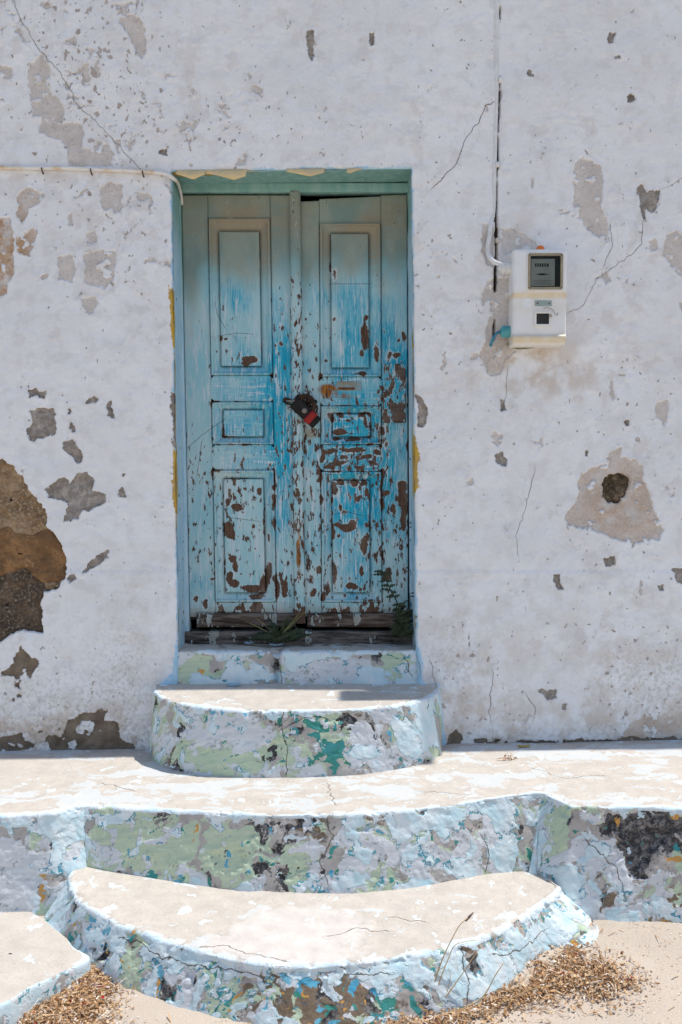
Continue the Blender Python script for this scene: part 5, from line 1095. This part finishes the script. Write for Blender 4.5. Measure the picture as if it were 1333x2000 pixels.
# ------------------------------------------------------------------ padlock on its hasp
def build_padlock():
    y = DOOR_Y; q = lambda px, py, yy=y - 0.05: (float(on_y(px, py, yy)[0]), yy, float(on_y(px, py, yy)[1]))
    root = thing("padlock", "old dark padlock with a red band hanging from the door hasp", "padlock", q(590, 800))
    iron = mat_simple('dark_iron', (0.022, 0.015, 0.011), (0.07, 0.035, 0.018), 60, 0.75, 0.3, 0.0008, 0.2); blk = mat_simple('black_casing', (0.012, 0.011, 0.010), (0.022, 0.019, 0.017), 30, 0.7, 0.2, 0.0006)
    red = mat_simple('red_band', (0.30, 0.016, 0.012), (0.22, 0.014, 0.012), 20, 0.6, 0.3); ston = mat_simple('steel', (0.30, 0.28, 0.25), (0.18, 0.15, 0.12), 40, 0.4, 0.5, 0, 0.9)
    m = MB(); a = q(556, 782, y - 0.03); b = q(577, 786, y - 0.034); m.tube(spline([(a[0] + 0.012, y - 0.004, a[2] - 0.012), (a[0] - 0.002, y - 0.026, a[2] - 0.004), (a[0] + 0.002, y - 0.038, a[2] + 0.006), (a[0] + 0.02, y - 0.04, a[2] + 0.004), (b[0], y - 0.038, b[2]), (b[0] + 0.008, y - 0.02, b[2] + 0.01)], 30), 0.0055, 8); m.build("staple", iron, root, True)
    c0 = q(561, 783); c1 = q(583, 784); m = MB(); m.box((c0[0], c0[1] + 0.004, c0[2] - 0.005), (c1[0], c1[1] + 0.009, c0[2] + 0.005), 0.002); m.build("hasp_bar", ston, root)
    m = MB(); sh = [q(581, 806, y - 0.052), q(578, 794, y - 0.05), q(583, 780, y - 0.045), q(596, 774, y - 0.04), q(609, 779, y - 0.045), q(614, 792, y - 0.05), q(611, 803, y - 0.052)]
    m.tube(spline(sh, 30), 0.0095, 10); m.build("shackle", iron, root, True)
    # body: a rounded casing tilted along the line (578,792) -> (622,822)
    A, Bq = Vector(q(577, 788)), Vector(q(618, 826)); ax = (Bq - A).normalized(); L = (Bq - A).length; yv = Vector((0, 1, 0)); sd = ax.cross(yv).normalized()
    def casing(name, f0, f1, hw, ht, mat):
        prof = []; n = 20; P = []
        for f, k in ((f0, 0.0), (f0, 0.86), (f0 + (f1 - f0) * .08, 1.0), (f0 + (f1 - f0) * .92, 1.0), (f1, 0.86), (f1, 0.0)):
            c = A + ax * (L * f); row = []
            for i in range(n + 1):
                t = 2 * math.pi * i / n; cx, sx = math.cos(t), math.sin(t); e = 0.5
                row.append(c + sd * (hw * k * math.copysign(abs(cx) ** e, cx)) + yv * (ht * k * math.copysign(abs(sx) ** e, sx)))
            P.append(row)
        return link(name, grid_mesh(name, np.array([[tuple(p) for p in r] for r in P])), mat, root)
    casing("lock_body", -0.06, 0.60, 0.027, 0.016, blk); casing("red_band", 0.60, 0.86, 0.0295, 0.018, red); casing("end_cap", 0.86, 1.04, 0.028, 0.017, blk)
    c = A + ax * (L * 0.42) + Vector((0, -0.016, 0)) + sd * 0.004; m = MB(); m.lathe(c, (0, -1, 0), [(0, 0.011), (0.0015, 0.0105), (0.002, 0.008), (0.0022, 0.001)], 18); m.build("keyhole_plate", ston, root)
    # chain links wrapped behind the shackle
    for k, (px, py, rot) in enumerate(((572, 786, 0.2), (582, 778, 0.9), (592, 775, 0.3), (603, 780, 1.5), (612, 788, 0.7), (616, 800, 1.3), (596, 790, 2.2), (586, 798, 1.0))):
        c = Vector(q(px, py, y - 0.026 - 0.010 * (k % 3))); u = Vector((math.cos(rot), 0, math.sin(rot))); w = Vector((-math.sin(rot) * 0.6, -0.5, math.cos(rot) * 0.6)).normalized()
        m = MB(); m.tube([c + u * (0.017 * math.cos(t)) + w * (0.010 * math.sin(t)) for t in np.linspace(0, 2 * math.pi, 21)], 0.0042, 7, cap=False); m.build("chain_link", iron, root, True)
build_padlock()

# ------------------------------------------------------------------ plants and litter
GREEN1 = mat_leaf('weed_green', (0.016, 0.028, 0.012), (0.03, 0.045, 0.017)); DRY = mat_leaf('straw', (0.46, 0.30, 0.13), (0.58, 0.42, 0.22)); GREEN2 = mat_leaf('young_green', (0.22, 0.30, 0.05), (0.30, 0.34, 0.07))
def leaf_mesh(name, base, dirv, up, length, width, droop, lobes, mat, parent):
    d = Vector(dirv).normalized(); s = d.cross(Vector(up)).normalized(); u = s.cross(d).normalized(); n = 4 * lobes + 2; V, F = [], []
    for i in range(n + 1):
        f = i / n; w = width * math.sin(math.pi * min(0.97, 0.12 + 0.88 * f)) ** 0.7 * (1.0 if i % 4 == 0 else 0.72 if i % 2 else 0.36); sw = 0.12 * length / lobes * (1 if i % 4 == 0 else 0)
        p = Vector(base) + d * (length * f + 0) + u * (length * (0.35 * f - droop * f * f)) + s * (0.06 * length * math.sin(3 * f + width * 90))
        V += [p + s * w - d * sw + u * w * 0.25, p, p - s * w - d * sw + u * w * 0.25]
    for i in range(n): F += [(3*i, 3*i+1, 3*i+4, 3*i+3), (3*i+1, 3*i+2, 3*i+5, 3*i+4)]
    m = MB(); m.add(V, F); return m.build(name, mat, parent, True)
def build_weeds():
    r = random.Random(3); q = lambda px, py, y: (float(on_y(px, py, y)[0]), y, float(on_y(px, py, y)[1]))
    b = q(543, 1247, 0.11); w1 = thing("weed", "low dark weed sprawling on the threshold below the centre post", "plant", b)
    for k in range(48):
        a = math.pi * (0.02 + 0.96 * r.random()); el = r.uniform(0.05, 0.9)
        leaf_mesh("leaf", (b[0] + r.uniform(-.05, .05), b[1] + r.uniform(-.03, .02), b[2] - 0.004 + r.uniform(0, .012)), (math.cos(a) * 1.2, -0.35 * r.random() - 0.05, math.sin(a) * el), (0, -1, 0.3), r.uniform(.04, .10), r.uniform(.010, .018), r.uniform(.25, .6), r.choice((3, 4, 5)), GREEN1, w1)
    for e in ((500, 1207), (588, 1195), (598, 1193), (478, 1212)):
        t = q(*e, 0.10); m = MB(); m.tube(spline([b, ((b[0] + t[0]) / 2 + .004, 0.085, (b[2] + t[2]) / 2 + 0.006), t], 14), np.linspace(.0026, .0012, 14), 6); m.build("stem", mat_leaf('stem_olive', (0.16, 0.17, 0.06), (0.22, 0.20, 0.08)), w1, True)
    b = q(786, 1240, 0.12); w2 = thing("weed", "bushy thistle-like weed growing up beside the right door post", "plant", b)
    for k in range(80):
        a = math.pi * r.random(); z = r.uniform(0, .15) * r.random() ** .5
        leaf_mesh("leaf", (b[0] + r.uniform(-.024, .024) + 0.01 * (z / .15), b[1] + r.uniform(-.03, .03), b[2] + z), (math.cos(a), -0.5 * r.random(), r.uniform(-.2, .8)), (0, -1, 0.3), r.uniform(.022, .05), r.uniform(.008, .014), r.uniform(.2, .6), r.choice((2, 3, 4)), GREEN1, w2)
    tip = q(748, 1118, 0.10); st = spline([b, q(779, 1185, 0.08), q(762, 1150, 0.085), tip], 24); m = MB(); m.tube(st, np.linspace(.004, .0018, 24), 6); m.build("stem", GREEN1, w2, True)
    for i in (8, 11, 14, 16, 18, 20, 22, 23):
        for s in (-1, 1): leaf_mesh("leaf", st[i], (s * r.uniform(.7, 1), -0.3, r.uniform(-.1, .5)), (0, -1, 0.2), r.uniform(.022, .05), .009, .4, 3, GREEN1, w2)
    st = spline([b, q(800, 1200, 0.09), q(801, 1160, 0.09)], 16); m = MB(); m.tube(st, np.linspace(.003, .0015, 16), 6); m.build("stem", GREEN1, w2, True)
    for i in (6, 9, 12, 14, 15): leaf_mesh("leaf", st[i], (r.choice((-1, .6)), -0.4, r.uniform(0, .6)), (0, -.5, 1), r.uniform(.02, .036), .008, .4, 3, GREEN1, w2)
    g = on_z(576, 1992, -0.075); b = (float(g[0]), float(g[1]) - 0.02, zg(0, float(g[1])) - 0.0); w3 = thing("weed", "tiny yellow-green sprout at the foot of the bottom step", "plant", b)
    for k in range(9): leaf_mesh("leaf", (b[0] + r.uniform(-.01, .01), b[1], b[2] + 0.002), (r.uniform(-1, 1), -r.random(), r.uniform(.5, 1.4)), (0, -.5, 1), r.uniform(.015, .032), .006, .4, 2, GREEN2, w3)
build_weeds()

def litter(name, label, poly, N, height, seed, edge_soft=0.05):
    r = np.random.default_rng(seed); X, Y = on_z([p[0] for p in poly], [p[1] for p in poly], lambda a, b: zg(a, b) + 0.01); Q = np.stack([X, Y], -1)
    lo, hi = Q.min(0) - 0.08, Q.max(0) + 0.08
    # heaped bed
    gx, gy = np.meshgrid(np.arange(lo[0], hi[0], 0.012), np.arange(lo[1], hi[1], 0.012))
    def hgt(x, y): return height * sstep(-0.02, edge_soft, poly_sdf(x, y, Q, 0.08)) * (0.75 + 0.5 * fbm(x, y, 9, 3, seed))
    hz = hgt(gx, gy); k = (hz[:-1, :-1] > 0.004) | (hz[1:, 1:] > 0.004)
    V = np.stack([gx, gy, zg(gx, gy) - 0.018 + hz * 0.9], -1).reshape(-1, 3); F = grid_faces(*gx.shape, k); T = 0.25 + 0.25 * fbm(gx, gy, 60, 2, seed).ravel()
    x = r.uniform(lo[0], hi[0], N * 4); y = r.uniform(lo[1], hi[1], N * 4); s = poly_sdf(x, y, Q, 0.08); keep = (s + r.normal(0, 0.022, len(s)) > 0.002 + 0.035 * (fbm(x, y, 14, 3, seed + 2) > 0.05)) | ((s > -0.075) & (r.random(len(s)) < 0.05))
    x, y = x[keep][:N], y[keep][:N]; n = len(x); z = zg(x, y) + hgt(x, y) + 0.003 + r.uniform(-0.004, 0.008, n)
    tw = r.random(n) < 0.45
    L = np.where(tw, r.gamma(2.0, .009, n) + .006, r.gamma(2.5, .0028, n) + .0025); Wd = np.where(tw, r.uniform(.0009, .002, n), r.uniform(.0018, .006, n))
    a = r.uniform(0, 2 * math.pi, n); p = r.normal(0, .38, n); ro = r.uniform(-1.2, 1.2, n)
    d = np.stack([np.cos(a) * np.cos(p), np.sin(a) * np.cos(p), np.sin(p)], -1); sd = np.stack([-np.sin(a), np.cos(a), 0 * a], -1); u = np.cross(d, sd); sd = sd * np.cos(ro)[:, None] + u * np.sin(ro)[:, None]; u = np.cross(d, sd)
    c = np.stack([x, y, z], -1); l, w = L[:, None], Wd[:, None]; cv = (r.uniform(-.25, .35, n) * L)[:, None]
    pts = np.stack([c - d * l / 2 - sd * w * .4, c - d * l / 2 + sd * w * .4, c + u * cv + sd * w, c + d * l / 2 + sd * w * .3, c + d * l / 2 - sd * w * .3, c + u * cv - sd * w], 1).reshape(-1, 3)
    b = np.arange(n)[:, None] * 6 + len(V); F2 = np.concatenate([b + np.array([0, 1, 2, 5]), b + np.array([5, 2, 3, 4])]); t = np.repeat(r.random(n), 6)
    me = mesh_np(name, np.vstack([V, pts]), np.vstack([F, F2]), dict(tint=np.r_[T, t]), smooth=False)
    return tag(link(name, me, M['litter']), label, "leaf litter", kind='stuff')
litter("leaf_litter", "heap of dry brown leaf litter in front of the concrete slab", [(100,1925),(150,1890),(190,1882),(205,1900),(214,1935),(212,1975),(190,2030),(20,2040),(40,1985),(75,1950)], 8000, 0.026, 5, 0.10)
litter("leaf_litter", "drift of dry leaf litter curving along the foot of the bottom step", [(745,2030),(770,1985),(830,1975),(900,1962),(960,1945),(1020,1915),(1055,1880),(1085,1852),(1120,1850),(1150,1865),(1200,1880),(1235,1905),(1240,1920),(1205,1945),(1150,1945),(1090,1950),(1030,1965),(980,1985),(900,2005),(860,2035)], 9000, 0.009, 6, 0.08)

def stray():
    r = np.random.default_rng(17); V, F, T = [], [], []
    for k in range(1500):
        px = r.uniform(-20, 1350); py = r.uniform(1790, 2010); X, Y = map(float, on_z(px, py, lambda a, b: zg(a, b)))
        if px < 1000 and py < 1990 and not (px > 700 and py > 1950): continue
        L = r.uniform(.002, .007) if r.random() < .93 else r.uniform(.015, .04); w = r.uniform(.0015, .004); a = r.uniform(0, 6.28); d = np.array([math.cos(a), math.sin(a), r.normal(0, .15)]); s = np.array([-math.sin(a), math.cos(a), .3])
        c = np.array([X, Y, zg(X, Y) + 0.012 * float(fbm(np.array([X]), np.array([Y]), 1.3, 4, 3)[0]) * float(sstep(.5, .9, -Y)) + 0.006]); b = len(V)
        V += [c - d * L / 2 - s * w / 2, c - d * L / 2 + s * w / 2, c + d * L / 2 + s * w / 2, c + d * L / 2 - s * w / 2]; F.append([b, b + 1, b + 2, b + 3]); T += [r.random()] * 4
    tag(link("ground_debris", mesh_np("ground_debris", np.array(V), np.array(F), dict(tint=np.array(T)), False), M['litter']), "stray dry bits and chips scattered over the sandy ground", "debris", kind='stuff')
stray()

def build_dry_grass():
    y0 = float(on_z(850, 1965, lambda a, b: zg(a, b))[1]); q = lambda px, py, y: (float(on_y(px, py, y)[0]), y, float(on_y(px, py, y)[1]))
    b = q(850, 1972, y0 - 0.01); root = thing("dry_grass", "thin straw-coloured dead stalks leaning over the bottom step", "plant", b)
    for pts, r0 in (([(838,1975),(846,1930),(862,1880),(880,1840),(900,1805),(922,1788)], .0026), ([(842,1975),(858,1920),(878,1868),(890,1845),(915,1838),(932,1836)], .002), ([(850,1972),(880,1935),(908,1895),(930,1862),(943,1846)], .002), ([(860,1985),(910,1968),(945,1945),(968,1905),(985,1880)], .0026), ([(835,1972),(838,1940),(848,1905),(872,1885)], .0016), ([(845,1978),(870,1945),(880,1910),(876,1890)], .0014), ([(880,1990),(960,1968),(1030,1935),(1075,1925)], .002)):
        P = [q(a, c, y0 - 0.015 + 0.004 * k) for k, (a, c) in enumerate(pts)]; m = MB(); m.tube(spline(P, 24), np.linspace(r0, r0 * .45, 24), 6); m.build("stalk", DRY, root, True)
    t = Vector(q(918, 1790, y0 + 0.005)); m = MB(); m.tube([t + Vector((-.012, 0, -.014)), t, t + Vector((.012, .003, .012))], [.002, .004, .001], 6); m.build("seed_head", mat_leaf('seed_dark', (0.10, 0.08, 0.07), (0.2, 0.15, 0.1)), root)
build_dry_grass()

def build_small():
    # dried flower tuft on the landing
    X, Y = map(float, on_z(996, 1484, z_land)); z = float(z_land(X, Y)); root = thing("dried_flowers", "small tuft of dried pink and yellow flowers on the landing by the wall", "plant", (X, Y, z)); r = random.Random(9)
    cols = [mat_leaf('petal_pink', (0.55, 0.28, 0.22), (0.62, 0.42, 0.34)), mat_leaf('petal_ochre', (0.44, 0.27, 0.06), (0.36, 0.19, 0.05)), mat_leaf('petal_cream', (0.62, 0.50, 0.38), (0.66, 0.52, 0.40))]
    for k in range(46):
        f = r.gauss(0, .5); c = Vector((X + f * 0.034, Y + r.gauss(0, .012), z + 0.004 + abs(r.gauss(0, .010)) * max(.2, 1 - abs(f)))); m = MB(); n = r.choice((4, 5)); R = r.uniform(.003, .0065)
        ax = Vector((r.uniform(-1, 1), r.uniform(-1, .3), r.uniform(0, 1))).normalized(); u = ax.orthogonal().normalized(); w = ax.cross(u); V = [c] + [c + (u * math.cos(6.283 * i / (2 * n)) + w * math.sin(6.283 * i / (2 * n))) * (R if i % 2 else R * .45) + ax * (.002 if i % 2 else 0) for i in range(2 * n)]
        m.add(V, [(0, 1 + i, 1 + (i + 1) % (2 * n)) for i in range(2 * n)]); m.build("petal", cols[0 if f < 0 and r.random() < .7 else r.choice((1, 1, 2))], root)
    for k in range(6):
        a = r.uniform(0, 3.14); m = MB(); s = Vector((X, Y, z + .003)); m.tube([s, s + Vector((math.cos(a) * .03, -.004, .008)), s + Vector((math.cos(a) * .06, -.008, .004))], .0012, 5); m.build("stem", DRY, root)
    # loose flakes of paint
    def flake(label, px, py, zf, w, h, col, lift=0.006):
        X, Y = map(float, on_z(px, py, zf)); z = float(zf(X, Y)); n = 7; P = np.zeros((4, n, 3))
        for i in range(4):
            for j in range(n):
                f, g = j / (n - 1) - .5, i / 3 - .5; P[i, j] = (X + w * f * (1 - .35 * abs(g)) + .1 * w * math.sin(5 * g + 3 * f), Y + h * g * (1 - .7 * f * f), z + 0.004 + lift * (4 * f * f * .6 + abs(g) * .6))
        o = link("paint_flake", grid_mesh("paint_flake", P, flip=False), mat_simple('loose_flake', col, tuple(k * .85 for k in col), 40)); s = o.modifiers.new("thickness", 'SOLIDIFY'); s.thickness = 0.0015
        tag(o, label, "paint flake", "loose flakes of paint")
    zt = float(on_y(580, 1268, 0)[1])
    flake("curled yellow flake lying in the shade at the wall foot on the landing", 1023, 1460, z_land, .05, .012, (0.55, 0.36, 0.03))
    flake("pale blue paint flake on the threshold in the notch by the weed", 540, 1261, lambda a, b: zt + 0.0 * a, .055, .045, (0.50, 0.66, 0.78))
    flake("small blue paint flake on the left part of the threshold", 487, 1258, lambda a, b: zt + 0.0 * a, .038, .03, (0.42, 0.60, 0.76))
    flake("grey curled paint scrap at the right end of the threshold", 772, 1253, lambda a, b: zt + 0.0 * a, .045, .03, (0.34, 0.36, 0.36))
    flake("blue paint flake in the shade at the back of the top step", 457, 1340, z_top, .055, .03, (0.40, 0.60, 0.74))
build_small()
